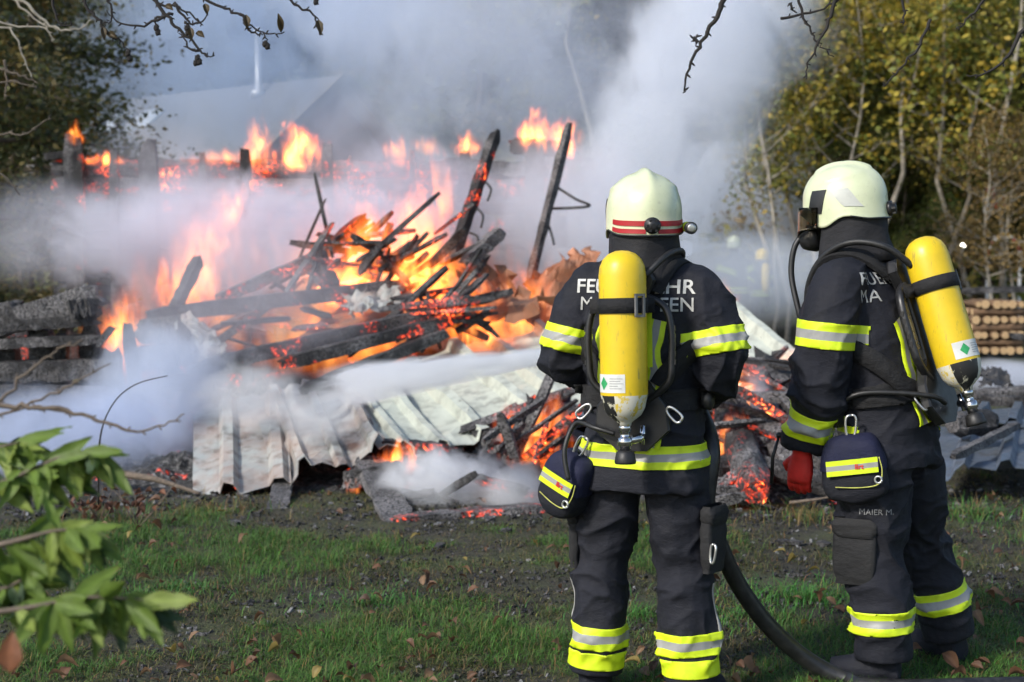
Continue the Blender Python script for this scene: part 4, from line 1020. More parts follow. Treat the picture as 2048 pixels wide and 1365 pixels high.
def helmet(root, pos, rz, tilt, striped):
    h = empty('helmet_pivot'); bpy.data.objects.remove(h)
    Mx = Matrix.Translation(Vector(pos)) @ Matrix.Rotation(rz, 4, 'Z') @ Matrix.Rotation(tilt, 4, 'X')
    def put(mb, name, mats, parent):
        me = mb.mesh(name, mats); me.transform(Mx); return mesh_obj(name, me, parent)
    mb = MB(); nu, nt_ = 56, 34
    rs = [[helmet_point(2 * PI * i / nu, max(.012, j / nt_)) for i in range(nu)] for j in range(nt_ + 1)]
    rs += [[helmet_point(2 * PI * i / nu, 1.0, -.006) for i in range(nu)], [helmet_point(2 * PI * i / nu, .9, -.012) for i in range(nu)], [helmet_point(2 * PI * i / nu, .6, -.012) for i in range(nu)]]
    mb.rings(rs, 0, True, True); sh = put(mb, 'helmet', M['helmet'], root)
    for s in (-1, 1):
        g = MB(); patch(g, s * .80, s * 1.22, .58, .84, .004, skew=-.15 * s); put(g, 'vent', M['plastic'], sh)
        if striped: continue
        g = MB(); patch(g, s * 1.55, s * 2.0, .58, .82, .0025, skew=.35 * s, th=.002); put(g, 'reflective_patch', M['helm_tape'], sh)
    if striped:
        for t0, t1 in ((.80, .87), (.91, .97)):
            for p0, p1 in ((PI - 1.15, PI - .16), (PI + .16, PI + 1.1)):
                g = MB(); patch(g, p0, p1, t0, t1, .0035, nv=2, th=.003); put(g, 'red_stripe', M['red_tape'], sh)
    g = MB(); p = helmet_point(PI - .0, .86); g.lathe([(.028, -.004), (.028, .012), (.022, .014), (.020, .026), (.006, .028)], p, (0, -1, .0), 18)
    for k in range(6): a = k * PI / 3; g.box(p + Vector((math.cos(a) * .019, -.02, math.sin(a) * .019)), (.008, .014, .008))
    put(g, 'adjuster_knob', M['plastic'], sh)
    # torch clipped to the right side, lens to the rear
    g = MB(); q = Vector((.142, -.06, -.045)); g.lathe([(.012, .05), (.016, .04), (.016, -.03), (.021, -.04), (.021, -.062), (.017, -.063)], q, (0, 1, 0), 16); tc = put(g, 'torch', M['plastic'], sh)
    g = MB(); g.lathe([(.0175, .012), (.0185, .012), (.0185, -.014), (.0175, -.014)], q, (0, 1, 0), 16); put(g, 'torch_ring', M['tape_y'], tc)
    g = MB(); g.lathe([(.016, -.0635), (.010, -.0645), (.001, -.065)], q, (0, 1, 0), 14); put(g, 'lens', M['steel'], tc)
    # rear rim band and chin strap
    g = MB(); patch(g, PI - 1.3, PI + 1.3, .985, 1.0, .004, nu=20, nv=1, th=.012); put(g, 'rim_edge', M['plastic'], sh)
    # raised face shield edge at the brow
    g = MB(); patch(g, -.85, .85, .80, 1.0, .008, nu=16, nv=4, th=.004); put(g, 'brow_shield', M['helmet'], sh)
    # neck curtain
    def ncr(phi, z, a, b, fold): 
        k = 1 + fold * math.sin(phi * 7 + z * 30) + fold * .7 * math.sin(phi * 3 - z * 18)
        return Vector((a * k * math.sin(phi), b * k * math.cos(phi) - .01, z))
    g = MB(); rs = []
    for z, a, b, fo in ((-.03, .116, .138, 0), (-.07, .119, .142, .010), (-.11, .122, .145, .022), (-.15, .126, .150, .034), (-.19, .134, .160, .042), (-.225, .144, .172, .05)):
        rs.append([ncr(.95 + (2 * PI - 1.9) * i / 40, z, a, b, fo) for i in range(41)])
    g.rings(rs, 0, True, False, False); me = g.mesh('neck_curtain', M['hood']); solidify(me, .004); me.transform(Mx); mesh_obj('neck_curtain', me, root)
    return Mx

def breathing_set(loc, rz, label, O, U, Bk, bvh, waist, straps, belt_bm):
    """cylinder, carrying plate and harness; O on the back, U along the cylinder, Bk out of the back"""
    root = empty('breathing_apparatus', loc, rz, label, 'breathing apparatus', 'breathing sets worn on the back')
    O, U, Bk = Vector(O), Vector(U).normalized(), Vector(Bk); Bk = (Bk - U * Bk.dot(U)).normalized(); Rt = U.cross(Bk).normalized() * -1
    if Rt.x < 0: Rt = -Rt
    def T(x, y, z): return O + Rt * x + Bk * y + U * z
    # cylinder
    yb = .108; rb = .078; prof = [(.020, -.312), (.024, -.296), (.034, -.288), (.055, -.272), (.069, -.248), (rb, -.205), (rb, -.12), (rb, .0), (rb, .12), (rb, .185), (.074, .215), (.064, .238), (.046, .256), (.022, .266), (.002, .268)]
    mb = MB(); ns = 36; rs = [[T(0, yb, h) + (Rt * math.cos(2 * PI * k / ns) + Bk * math.sin(2 * PI * k / ns)) * r_ for k in range(ns)] for r_, h in prof]
    mb.rings(rs, 0, True)
    for fi, f in enumerate(mb.f):
        c = sum((Vector(mb.v[i]) for i in f), Vector()) / len(f) - T(0, yb, 0)
        if c.dot(U) < -.205: mb.m[fi] = 1 if (c.dot(Rt) > 0.0) == (c.dot(Bk) > -.0) or (c.dot(Bk) > 0 and c.dot(Rt) > -.012) else 2
    cyl = mb.build('air_cylinder', [M['bottle'], M['bottle_w'], M['bottle_k']], root)
    # sticker with a green diamond
    def cp(a, z, off): return T(0, yb, z) + (Rt * math.sin(a) + Bk * math.cos(a)) * (rb + off)
    g = MB(); g.grid(lambda u, v: cp(lerp(-1.25, .30, u), lerp(-.195, -.135, v), .0008), 12, 2); st = g.build('sticker', plain('white sticker', (.62, .63, .60), .5, 0, .1, 30), cyl)
    g = MB(); b = 0; q = [cp(-.85, -.187, .0016), cp(-.50, -.165, .0016), cp(-.85, -.143, .0016), cp(-1.2, -.165, .0016)]; q = [cp(-.72 + .24 * math.sin(k * PI / 2), -.165 - .022 * math.cos(k * PI / 2), .0018) for k in range(4)]
    g.v = [tuple(p) for p in q]; g.face((0, 1, 2, 3)); g.build('hazard_diamond', plain('green', (.03, .30, .10), .5), st)
    for i, (z, a0, a1) in enumerate(((-.150, -.38, .2), (-.158, -.38, .1), (-.166, -.38, .22), (-.174, -.38, 0), (-.182, -.38, .15))):
        g = MB(); g.grid(lambda u, v: cp(lerp(a0, a1, u), z + .002 * v, .0016), 4, 1); g.build('print_line', plain('sticker print', (.25, .25, .25), .6), st)
    # inverted valve below
    g = MB(); g.lathe([(.021, -.300), (.021, -.325), (.016, -.327), (.016, -.345), (.024, -.347), (.024, -.372), (.018, -.374), (.018, -.392)], T(0, yb, 0), U, 18); vv = g.build('valve', M['chrome'], root)
    g = MB(); g.lathe([(.02, -.388), (.030, -.394), (.036, -.425), (.034, -.432), (.01, -.434)], T(0, yb, 0), U, 18); g.build('valve_knob', M['rubber'], vv)
    g = MB(); g.tube([T(.0, yb, -.358), T(.04, yb - .03, -.352), T(.05, yb - .06, -.34)], .014, 10); g.tube([T(.045, yb - .045, -.372), T(.05, yb - .05, -.31)], .010, 8); g.build('pressure_reducer', M['chrome'], vv)
    # carrying plate
    out = [(-.06, .215), (-.085, .17), (-.05, .10), (-.045, -.05), (-.05, -.16), (-.12, -.25), (-.13, -.33), (-.05, -.40), (.05, -.40), (.13, -.33), (.12, -.25), (.05, -.16), (.045, -.05), (.05, .10), (.085, .17), (.06, .215)]
    g = MB(); rs = [[T(x * k, y, z) for x, z in out] for y, k in ((-.02, .94), (-.012, 1), (.014, 1), (.02, .95))]; g.rings(rs, 0, False); pl = g.build('back_plate', M['plastic'], root)
    for s in (-1, 1):
        q = spline([T(s * .045, .01, .12), T(s * .115, .02, .085), T(s * .140, .022, .02), T(s * .142, .022, -.09), T(s * .128, .02, -.17), T(s * .05, .01, -.235)], 7); g = MB()
        rs = []
        for i, p in enumerate(q):
            t = (q[min(i + 1, len(q) - 1)] - q[max(i - 1, 0)]).normalized(); sd_ = t.cross(Bk).normalized()
            rs.append([p + sd_ * math.cos(2 * PI * k / 10) * .012 + Bk * math.sin(2 * PI * k / 10) * .016 for k in range(10)])
        g.rings(rs); hd_ = g.build('carry_handle', M['plastic'], root)
        for k in range(5):
            g = MB(); g.box(T(s * .1535, .024, .01 - .028 * k), (.004, .012, .018)); g.build('grip_notch', M['rubber'], hd_)
        g = MB(); g.box(T(s * .062, .008, -.02), (.022, .004, .20), Matrix((Rt, Bk, U)).transposed()); g.build('label_strip', M['tape_y'] if s > 0 else M['steel'], pl)
    # cylinder strap with buckle
    g = MB(); ns = 30; z0, z1 = .062, .112
    for off in (0,):
        ring_o = []
        for k in range(ns + 1):
            a = lerp(-2.35, 2.35, k / ns); ring_o.append((Rt * math.sin(a) + Bk * math.cos(a)) * (rb + .005))
        ring_o = [Rt * -.13 - Bk * .06] + ring_o + [Rt * .09 - Bk * .07]
        rs = [[T(0, yb, z) + p for p in ring_o] for z in (z0, z1)]; g.rings(rs, 0, True, False, False)
    me = g.mesh('cylinder_strap', M['webbing']); solidify(me, .005); stp = mesh_obj('cylinder_strap', me, root)
    g = MB(); a = .95; ctr = T(0, yb, (z0 + z1) / 2) + (Rt * math.sin(a) + Bk * math.cos(a)) * (rb + .008); tn = (Rt * math.cos(a) - Bk * math.sin(a)); nr = (Rt * math.sin(a) + Bk * math.cos(a)); rm = Matrix((tn, nr, U)).transposed()
    for dx in (-.016, .016): g.box(ctr + tn * dx, (.008, .008, .074), rm)
    for dz in (-.034, .034): g.box(ctr + U * dz, (.04, .0075, .008), rm)
    g.build('buckle', plain('grey buckle', (.13, .13, .13), .45), stp)
    # shoulder straps, waist belt
    for q in straps: ribbon(bvh, root, 'shoulder_strap', q, .07, ('webbing',), .014, .008, 8)
    return root, T
def carabiner(root, c, up, side, L=.075, w=.032, name='carabiner'):
    c, up, side = Vector(c), Vector(up).normalized(), Vector(side).normalized()
    q = [c + up * (L / 2 * math.copysign(abs(math.cos(a)) ** .7, math.cos(a))) + side * (w / 2 * math.copysign(abs(math.sin(a)) ** .7, math.sin(a)) * (1 + .25 * math.cos(a))) for a in [2 * PI * k / 18 for k in range(19)]]
    g = MB(); g.tube(q, .0045, 7); return g.build(name, M['steel'], root)
def pouch(label, M4, w, h, d, side):
    """drawstring tool pouch: soft bag body, navy hood flap, tape with red lettering, eyelet, carabiner"""
    root = empty('tool_pouch', (0, 0, 0), 0, label, 'pouch', 'tool pouches hanging from the belts'); root.matrix_world = M4
    def sup(u, v, kx=1, ky=1, kz=1, z0=0, off=0):
        a, b = 2 * PI * u, PI * (v - .5); e = .55
        x = math.copysign(abs(math.cos(a)) ** e, math.cos(a)) * abs(math.cos(b)) ** .45; y = math.copysign(abs(math.sin(a)) ** e, math.sin(a)) * abs(math.cos(b)) ** .45; z = math.copysign(abs(math.sin(b)) ** .7, math.sin(b))
        p = Vector((x * w / 2 * kx * (1 - .10 * z), y * d / 2 * ky, z * h / 2 * kz + z0)); nn = .006 * noise.noise(p * 16) + .008 * ridged(Vector((p.x * 9, p.y * 9, p.z * 3)), 1.2)
        return p * (1 + nn / .1)
    g = MB(); g.grid(lambda u, v: sup(u, v), 40, 24); bo = g.build('bag', M['jacket'], root)
    g = MB(); g.grid(lambda u, v: sup(u, lerp(.50, .999, v), 1.05, 1.07, 1.06, .004), 40, 14); fl = g.build('flap', M['navy'], root)
    def front(x, z): return Vector((x, -d / 2 * 1.09 * (1 - .10 * abs(2 * x / w) ** 3) - .010, z))
    for i, (z0, z1, m) in enumerate(((-.012, .006, 'tape_y'), (.006, .024, 'tape_s'), (.024, .042, 'tape_y'))):
        g = MB(); g.grid(lambda u, v: front(lerp(-.42, .42, u) * w, lerp(z0, z1, v) + .01 * u), 8, 1); g.build('tape', M[m], fl)
    cu = bpy.data.curves.new('t', 'FONT'); cu.body = 'llrt'; cu.size = .026; cu.align_y = 'CENTER'; cu.offset = .0006; ob = bpy.data.objects.new('t', cu); col.objects.link(ob); dg = bpy.context.evaluated_depsgraph_get(); dg.update(); me = bpy.data.meshes.new_from_object(ob.evaluated_get(dg)); bpy.data.objects.remove(ob)
    for v in me.vertices: p = front(v.co.x + .05 * w, v.co.y + .020); v.co = p + Vector((0, -.0025, 0))
    me.materials.append(M['red']); mesh_obj('lettering', me, fl)
    g = MB(); q = [Vector((.40 * w + .012 * math.cos(a), -d / 2 * .96 - .008, -.03 + .012 * math.sin(a))) for a in [2 * PI * k / 14 for k in range(15)]]; g.tube(q, .004, 6); g.build('eyelet', M['steel'], bo)
    g = MB(); q = spline([Vector((.44 * w, -d * .52, .05)), Vector((.47 * w, -d * .5, 0)), Vector((.40 * w, -d * .55, -.045)), Vector((.1 * w, -d * .57, -.055)), Vector((-.3 * w, -d * .56, -.05))], 5); g.tube(q, .0022, 5); g.build('piping', M['glove_y'], fl)
    carabiner(root, (0, -.01, h / 2 + .045), (0.1, 0, 1), (1, .2, 0), .085, .036)
    return root

def tape_limb(bm, root, a, b, d0, cuts, rad, mats=YSY, xs=None):
    a, b = Vector(a), Vector(b); d = (b - a).normalized(); L = (b - a).length
    def keep(p):
        t = (p - a).dot(d); return -.1 < t < L + .1 and (p - a - d * t).length < rad and (xs is None or p.x * xs > 0)
    slice_band(bm, root, 'reflective_tape', a + d * d0, d, cuts, mats, keep)
C3 = (0, .028, .056, .084)
def trouser_pocket(root, c, nrm, w, h, dpt=.03, name='cargo_pocket', mat='trouser'):
    nrm = Vector(nrm).normalized(); s = Vector((0, 0, 1)).cross(nrm).normalized(); up = nrm.cross(s); rm = Matrix((s, nrm, up)).transposed(); c = Vector(c)
    def bag(w_, h_, d_, off):
        g = MB(); g.grid(lambda u, v: c + off + s * w_ / 2 * math.copysign(abs(math.cos(2 * PI * u)) ** .35, math.cos(2 * PI * u)) * (.96 + .04 * math.cos(6 * v)) * (abs(math.sin(PI * v)) ** .18 if 0 < v < 1 else .8) + nrm * d_ / 2 * math.copysign(abs(math.sin(2 * PI * u)) ** .5, math.sin(2 * PI * u)) * (.7 + .5 * v * 0 + .3 * math.sin(PI * v)) + up * h_ * (.5 - v) + nrm * .006 * noise.noise(Vector((u * 9, v * 7, h_ * 50))), 28, 12)
        return g
    p = bag(w, h, dpt, Vector()).build(name, M[mat], root)
    bag(w * 1.06, h * .30, dpt * 1.15, up * h * .40 + nrm * .004).build('pocket_flap', M[mat], p)

# ---- firefighter with the striped helmet (seen from behind, feet apart)
YA = 4.92; XA = W(1288, 505, YA).x; RZA = R(-19)
A = empty('person', (XA, YA, 0), RZA, 'firefighter in dark gear and cream helmet with red stripes, feet apart, aiming a hose', 'person')
JA = {'torso': [(0, .0, .765, .228, .172), (0, 0, .80, .226, .17), (0, 0, .90, .213, .160), (0, 0, 1.0, .204, .152), (0, 0, 1.10, .200, .146), (0, 0, 1.22, .206, .148), (0, 0, 1.33, .215, .148), (0, .0, 1.42, .225, .138), (0, .005, 1.48, .212, .120), (0, .01, 1.525, .165, .10), (0, .015, 1.56, .10, .085)],
      'armL': [(-.185, .0, 1.445), (-.245, -.02, 1.33), (-.272, -.03, 1.205), (-.20, .14, 1.16), (-.10, .31, 1.17)], 'armR': [(.185, 0, 1.445), (.245, -.02, 1.33), (.272, -.03, 1.195), (.21, .14, 1.12), (.10, .30, 1.12)], 'arm_r': [.090, .090, .086, .074, .062],
      'legL': [(-.105, 0, .86), (-.128, .01, .68), (-.148, .02, .50), (-.152, -.005, .33), (-.165, -.01, .10)], 'legR': [(.105, 0, .86), (.13, .01, .68), (.152, .02, .50), (.165, -.005, .33), (.18, -.01, .10)],
      'leg_rL': [.104, .108, .102, .094, .098], 'leg_rR': [.104, .108, .102, .094, .098], 'toeL': (-.25, 1, 0), 'toeR': (.3, 1, 0), 'head': (-.005, .02, 1.70), 'neck': (0, .015, 1.55), 'head_rz': R(28)}
jl = [(Vector((s * .272, -.03, 1.2)), .13, 1.0) for s in (-1, 1)] + [(Vector((s * .15, .02, .50)), .13, .9) for s in (-1, 1)] + [(Vector((s * .17, 0, .2)), .12, 1.1) for s in (-1, 1)] + [(Vector((0, 0, 1.06)), .22, .5)] + [(Vector((s * .2, 0, 1.40)), .1, .6) for s in (-1, 1)]
bodyA, bmA, bvA = person_body(JA, A, 1.3, jl, .782)
torso_keep = lambda p: abs(p.x) < .26 and p.z > .79
slice_band(bmA, A, 'reflective_tape', (0, 0, .850), (0, 0, 1), (0, .026, .052, .078), YSY, lambda p: abs(p.x) < .26)
for s, k in ((-1, 'L'), (1, 'R')):
    tape_limb(bmA, A, JA['arm' + k][1], JA['arm' + k][2], .012, C3, .13, xs=s)
    tape_limb(bmA, A, JA['arm' + k][3], JA['arm' + k][4], .03, C3, .10, xs=s)
    a, b = JA['leg' + k][3], JA['leg' + k][4]
    tape_limb(bmA, A, b, a, .098, (0, .024, .052, .076), .14, xs=s)
    tape_limb(bmA, A, b, a, .025, (0, .06), .14, ('tape_y',), xs=s)
    for q in ([(s * .115, -.3, 1.375), (s * .095, -.3, 1.25), (s * .080, -.3, 1.10), (s * .072, -.3, .935)],):
        ribbon(bvA, A, 'reflective_tape', q, .062, YSY, .004, .002, 8, splits=[-.5, -.2, .2, .5])
    q = [(s * .26, .0, .44), (s * .27, .0, .36), (s * .28, -.02, .26), (s * .30, -.02, .20)]; ribbon(bvA, A, 'side_piping', q, .014, ('tape_s',), .003, .002)
text_on(bvA, A, 'lettering', 'FEUERWEHR', .066, -.010, 1.462, (0, 1, 0), 'white_txt', sx=1.12, bold=.016)
text_on(bvA, A, 'lettering', 'M', .066, -.178, 1.402, (0, 1, 0), 'white_txt', bold=0.0); text_on(bvA, A, 'lettering', 'FEN', .066, .142, 1.402, (0, 1, 0), 'white_txt')
helmet(A, (-.005, .015, 1.715), R(24), R(4), True)
trouser_pocket(A, (.255, -.03, .60), (1, -.35, 0), .13, .22, .05); trouser_pocket(A, (-.245, .0, .57), (-1, -.2, 0), .13, .20, .04)
carabiner(A, (.268, -.10, .565), (.1, 0, 1), (.7, -.6, 0), .065, .026)
glove(A, (-.085, .325, 1.17), (.55, .8, .05), (-.6, .4, .5), -1, .95); glove(A, (.085, .315, 1.12), (-.5, .8, .1), (.6, .4, -.3), 1, .95)
strA = [[(s * .065, -.16, 1.46), (s * .105, -.10, 1.545), (s * .125, .0, 1.56), (s * .13, .10, 1.50), (s * .13, .17, 1.36), (s * .15, .17, 1.18)] for s in (-1, 1)] + [[(s * .10, -.2, 1.13), (s * .16, -.17, 1.20), (s * .205, -.06, 1.27), (s * .19, .08, 1.30)] for s in (-1, 1)]
bsA, TA = breathing_set((XA, YA, 0), RZA, 'yellow air cylinder in black harness on the firefighter with the striped helmet', (0, -.172, 1.315), (-.03, .03, 1), (0, -1, 0), JA['tbvh'], None, strA, bmA)
slice_band(bmA, bsA, 'waist_belt', (0, 0, 1.045), (0, 0, 1), (0, .075), ('webbing',), lambda p: abs(p.x) < .235, .014)
for s in (-1, 1):
    carabiner(bsA, (s * .155, -.205, 1.045), (s * .55, 0, -.5), (.5, 0, .55 * s), .062, .03, 'belt_hook')
g = MB(); g.tube(spline([TA(-.05, .05, -.34), TA(-.12, .05, -.32), TA(-.20, .0, -.31), TA(-.235, .02, -.40), TA(-.22, .03, -.50)], 6), .0085, 8); g.build('air_hose', M['rubber'], bsA)
g = MB(); g.tube(spline([(.05, -.19, 1.50), (.11, -.13, 1.57), (.13, .0, 1.585), (.10, .12, 1.56), (.02, .17, 1.60)], 7), .011, 8); g.build('air_hose', M['rubber'], bsA)
g = MB(); g.lathe([(.02, 0), (.034, .004), (.036, .03), (.026, .036), (.01, .04)], (.215, -.03, 1.08), (1, -.1, 0), 14); g.build('pressure_gauge', M['rubber'], bsA)
mt = Matrix.Translation(Vector((XA, YA, 0))) @ Matrix.Rotation(RZA, 4, 'Z')
pouch('navy pouch tilted outward on the hip of the firefighter with the striped helmet', mt @ Matrix.Translation((-.245, -.105, .775)) @ Matrix.Rotation(R(-22), 4, 'Z') @ Matrix.Rotation(R(26), 4, 'Y'), .165, .215, .12, -1)

# hose and nozzle
def hose():
    pts = [mt @ Vector((-.06, .46, 1.20)), mt @ Vector((.02, .36, 1.14)), mt @ Vector((.13, .25, 1.04)), mt @ Vector((.22, .10, .90)), W(1413, 1010, 4.92), W(1440, 1092, 4.95), W(1480, 1175, 5.0), W(1540, 1255, 5.05), W(1612, 1318, 5.1), G(1690, 1358, .035), G(1790, 1376, .035), Vector((2.3, 4.95, .035)), Vector((3.4, 4.3, .035))]
    g = MB(); q = spline(pts, 10); g.tube(q, .0315, 16); n = N('black hose'); c = n.coord(); f = n.noise(c, 30, 4); n.bsdf(n.mix(n.map(f, .4, .75), (.012, .012, .013), (.035, .034, .033)), .42, 0, n.bump(n.noise(c, 220, 2), .2, .002))
    tag(g.build('fire_hose', n.mat), 'thick black hose hanging from the nozzle and running over the grass', 'hose')
    d = ((mt @ Vector((-.42, .75, 1.235))) - (mt @ Vector((-.06, .46, 1.20)))).normalized(); p = mt @ Vector((-.05, .45, 1.2)); root = empty('hose_nozzle', p, 0, 'black and steel spray nozzle held before the chest, mostly hidden by the body', 'nozzle')
    g = MB(); g.lathe([(.034, -.02), (.034, .05), (.026, .06), (.026, .15), (.034, .16), (.040, .24), (.034, .25), (.02, .25)], (0, 0, 0), d, 18); g.build('barrel', M['plastic'], root)
    g = MB(); g.tube([d * .05 + Vector((0, 0, -.02)), d * .04 + Vector((0, 0, -.13))], .017, 10); g.build('grip', M['rubber'], root)
    s = d.cross(Vector((0, 0, 1))).normalized(); g = MB(); g.tube(spline([d * .08 + s * .035, d * .06 + s * .04 + Vector((0, 0, .08)), d * .06 - s * .04 + Vector((0, 0, .08)), d * .08 - s * .035], 5), .008, 8); g.build('bail', M['red'], root)
    return p + d * .25, d
NOZ, NOZ_D = hose()

# ---- firefighter turned to the fire, seen from his left and behind
YB = 5.22; XB = W(1787, 505, YB).x; RZB = R(51)
B = empty('person', (XB, YB, 0), RZB, 'firefighter in dark gear and plain cream helmet, turned sideways with red glove hanging down', 'person')
JB = {'torso': [(0, .0, .80, .215, .17), (0, 0, .82, .215, .17), (0, .01, .92, .208, .163), (0, .02, 1.02, .20, .155), (0, .035, 1.12, .20, .15), (0, .06, 1.24, .208, .15), (0, .085, 1.35, .218, .15), (0, .11, 1.44, .226, .138), (0, .13, 1.51, .205, .118), (0, .15, 1.555, .155, .10), (0, .165, 1.59, .10, .085)],
      'armL': [(-.195, .11, 1.465), (-.262, .13, 1.32), (-.272, .145, 1.13), (-.262, .185, .99), (-.245, .225, .875)], 'armR': [(.195, .11, 1.465), (.262, .12, 1.32), (.275, .12, 1.14), (.265, .14, 1.0), (.25, .17, .88)], 'arm_r': [.098, .104, .100, .086, .078],
      'legL': [(-.10, 0, .88), (-.105, .015, .68), (-.105, .025, .48), (-.105, -.02, .32), (-.105, -.035, .10)], 'legR': [(.11, 0, .88), (.19, -.01, .68), (.26, .0, .49), (.30, -.06, .32), (.345, -.10, .10)],
      'leg_rL': [.135, .13, .122, .112, .106], 'leg_rR': [.13, .122, .11, .10, .10], 'toeL': (-.3, 1, 0), 'toeR': (.3, 1, 0), 'head': (0, .20, 1.745), 'neck': (0, .16, 1.59), 'head_rz': R(14), 'lift': .03}
jl = [(Vector((-.275, .165, 1.13)), .14, 1.0), (Vector((.275, .14, 1.14)), .13, 1), (Vector((-.105, .045, .48)), .14, .9), (Vector((.26, 0, .49)), .14, .9), (Vector((-.105, 0, .2)), .12, 1.0), (Vector((.33, -.08, .2)), .12, 1.0), (Vector((0, .03, 1.06)), .22, .5), (Vector((-.26, .2, .95)), .1, .8), (Vector((0, -.1, .85)), .2, .5)]
bodyB, bmB, bvB = person_body(JB, B, 4.7, jl, .805)
slice_band(bmB, B, 'reflective_tape', (0, .01, .875), (0, 0, 1), (0, .026, .052, .078), YSY, lambda p: abs(p.x) < .26 and p.y > .03)
for s, k in ((-1, 'L'), (1, 'R')):
    tape_limb(bmB, B, JB['arm' + k][1], JB['arm' + k][2], -.01, (0, .03, .062, .092), .15, xs=s)
    tape_limb(bmB, B, JB['arm' + k][3], JB['arm' + k][4], -.02, (0, .03, .062, .092), .12, xs=s)
    a, b = JB['leg' + k][3], JB['leg' + k][4]; tape_limb(bmB, B, b, a, .105 if s < 0 else .12, (0, .026, .056, .082), .15, xs=s)
    ribbon(bvB, B, 'reflective_tape', [(s * .115, -.2, 1.375), (s * .095, -.2, 1.25), (s * .080, -.2, 1.10), (s * .072, -.2, .96)], .062, YSY, .004, .002, 8, splits=[-.5, -.2, .2, .5])
text_on(bvB, B, 'lettering', 'FEUERWEHR', .066, -.03, 1.475, (0, 1, -.12), 'white_txt', sx=1.08, bold=.006)
text_on(bvB, B, 'lettering', 'MA', .066, -.185, 1.412, (0, 1, -.12), 'white_txt', bold=0.0); text_on(bvB, B, 'lettering', 'FEN', .066, .135, 1.412, (0, 1, -.12), 'white_txt')
text_on(bvB, B, 'lettering', 'MAIER M.', .030, -.045, .655, (1, .45, 0), 'dim_txt', bold=.0, origin=(0, 0, 0))
helmet(B, (0, .195, 1.765), R(14), R(-4), False)
trouser_pocket(B, (-.222, .03, .50), (-1, -.25, 0), .17, .23, .045); 
glove(B, (-.243, .232, .845), (.02, .12, -1), (-1, -.1, 0), -1, .6, mats=('red', 'glove_y'))
glove(B, (.248, .175, .85), (0, .12, -1), (1, 0, 0), 1, .7)
def mask():
    h = Matrix.Translation((0, .195, 1.745)) @ Matrix.Rotation(R(14), 4, 'Z')
    def put(g, name, m, par):
        me = g.mesh(name, m); me.transform(h); return mesh_obj(name, me, par)
    g = MB(); g.grid(lambda u, v: Vector((math.sin(lerp(-1.25, 1.25, u)) * .092, .045 + math.cos(lerp(-1.25, 1.25, u)) * .092, lerp(.03, -.07, v))), 16, 6)
    me = g.mesh('mask_lens', M['visor']); solidify(me, .003); me.transform(h); ml = mesh_obj('mask_lens', me, B)
    g = MB(); g.tube([Vector((math.sin(a) * .092, .045 + math.cos(a) * .092, -.072)) for a in [lerp(-1.3, 1.3, k / 16) for k in range(17)]], .010, 8); g.lathe([(.05, .0), (.052, .03), (.042, .055), (.03, .075), (.02, .08)], (0, .09, -.105), (0, .9, -.25), 18); put(g, 'breathing_mask', M['rubber'], B)
    g = MB(); g.grid(lambda u, v: Vector((math.sin(lerp(-1.35, 1.35, u)) * .125, .05 + math.cos(lerp(-1.35, 1.35, u)) * .125, lerp(.0, -.115 + .04 * abs(2 * u - 1), v))), 18, 6)
    me = g.mesh('face_shield', M['visor']); solidify(me, .003); me.transform(h); mesh_obj('face_shield', me, B)
mask()
strB = [[(s * .05, -.06, 1.53), (s * .10, .02, 1.575), (s * .125, .13, 1.59), (s * .13, .23, 1.53), (s * .13, .27, 1.38), (s * .15, .24, 1.18)] for s in (-1, 1)] + [[(s * .08, -.17, 1.09), (s * .16, -.14, 1.12), (s * .21, -.02, 1.20), (s * .20, .12, 1.26), (s * .17, .2, 1.28)] for s in (-1, 1)]
bsB, TB = breathing_set((XB, YB, 0), RZB, 'yellow air cylinder in black harness on the firefighter turned sideways', (0, -.085, 1.345), (0, .33, 1), (0, -1, .33), JB['tbvh'], None, strB, bmB)
slice_band(bmB, bsB, 'waist_belt', (0, .03, 1.02), (0, .15, 1), (0, .075), ('webbing',), lambda p: abs(p.x) < .22 and p.y < .25, .014)
carabiner(bsB, (-.13, -.17, 1.05), (.3, -.5, -.6), (.7, 0, .5), .062, .03, 'belt_hook')
g = MB(); g.tube(spline([TB(-.05, .04, -.33), TB(-.13, .02, -.29), (-.235, .0, 1.08), (-.25, .10, 1.02), (-.22, .19, .92), (-.20, .17, .84)], 7), .0095, 8); g.build('air_hose', M['rubber'], bsB)
g = MB(); g.tube(spline([(-.06, -.10, 1.53), (-.12, -.02, 1.60), (-.15, .10, 1.615), (-.145, .21, 1.56), (-.13, .275, 1.45), (-.11, .285, 1.28)], 8), .0125, 8); g.build('air_hose', M['rubber'], bsB)
g = MB(); g.tube(spline([(-.045, .335, 1.655), (-.07, .365, 1.60), (-.085, .37, 1.50), (-.10, .335, 1.38), (-.11, .295, 1.27)], 8), .0115, 8); g.build('air_hose', M['rubber'], bsB)
g = MB(); g.box((-.225, .13, 1.0), (.05, .085, .10)); g.tube([(-.255, .13, 1.03), (-.262, .13, 1.03)], .03, 14); pg = g.build('warning_unit', M['plastic'], bsB)
g = MB(); g.box((-.235, .13, 1.055), (.03, .05, .012)); g.build('red_cap', M['red'], pg)
mtB = Matrix.Translation(Vector((XB, YB, 0))) @ Matrix.Rotation(RZB, 4, 'Z')
pouch('navy pouch hanging at the hip above the name on the trouser leg', mtB @ Matrix.Translation((-.250, .02, .805)) @ Matrix.Rotation(R(-72), 4, 'Z') @ Matrix.Rotation(R(-6), 4, 'Y'), .215, .22, .12, -1)
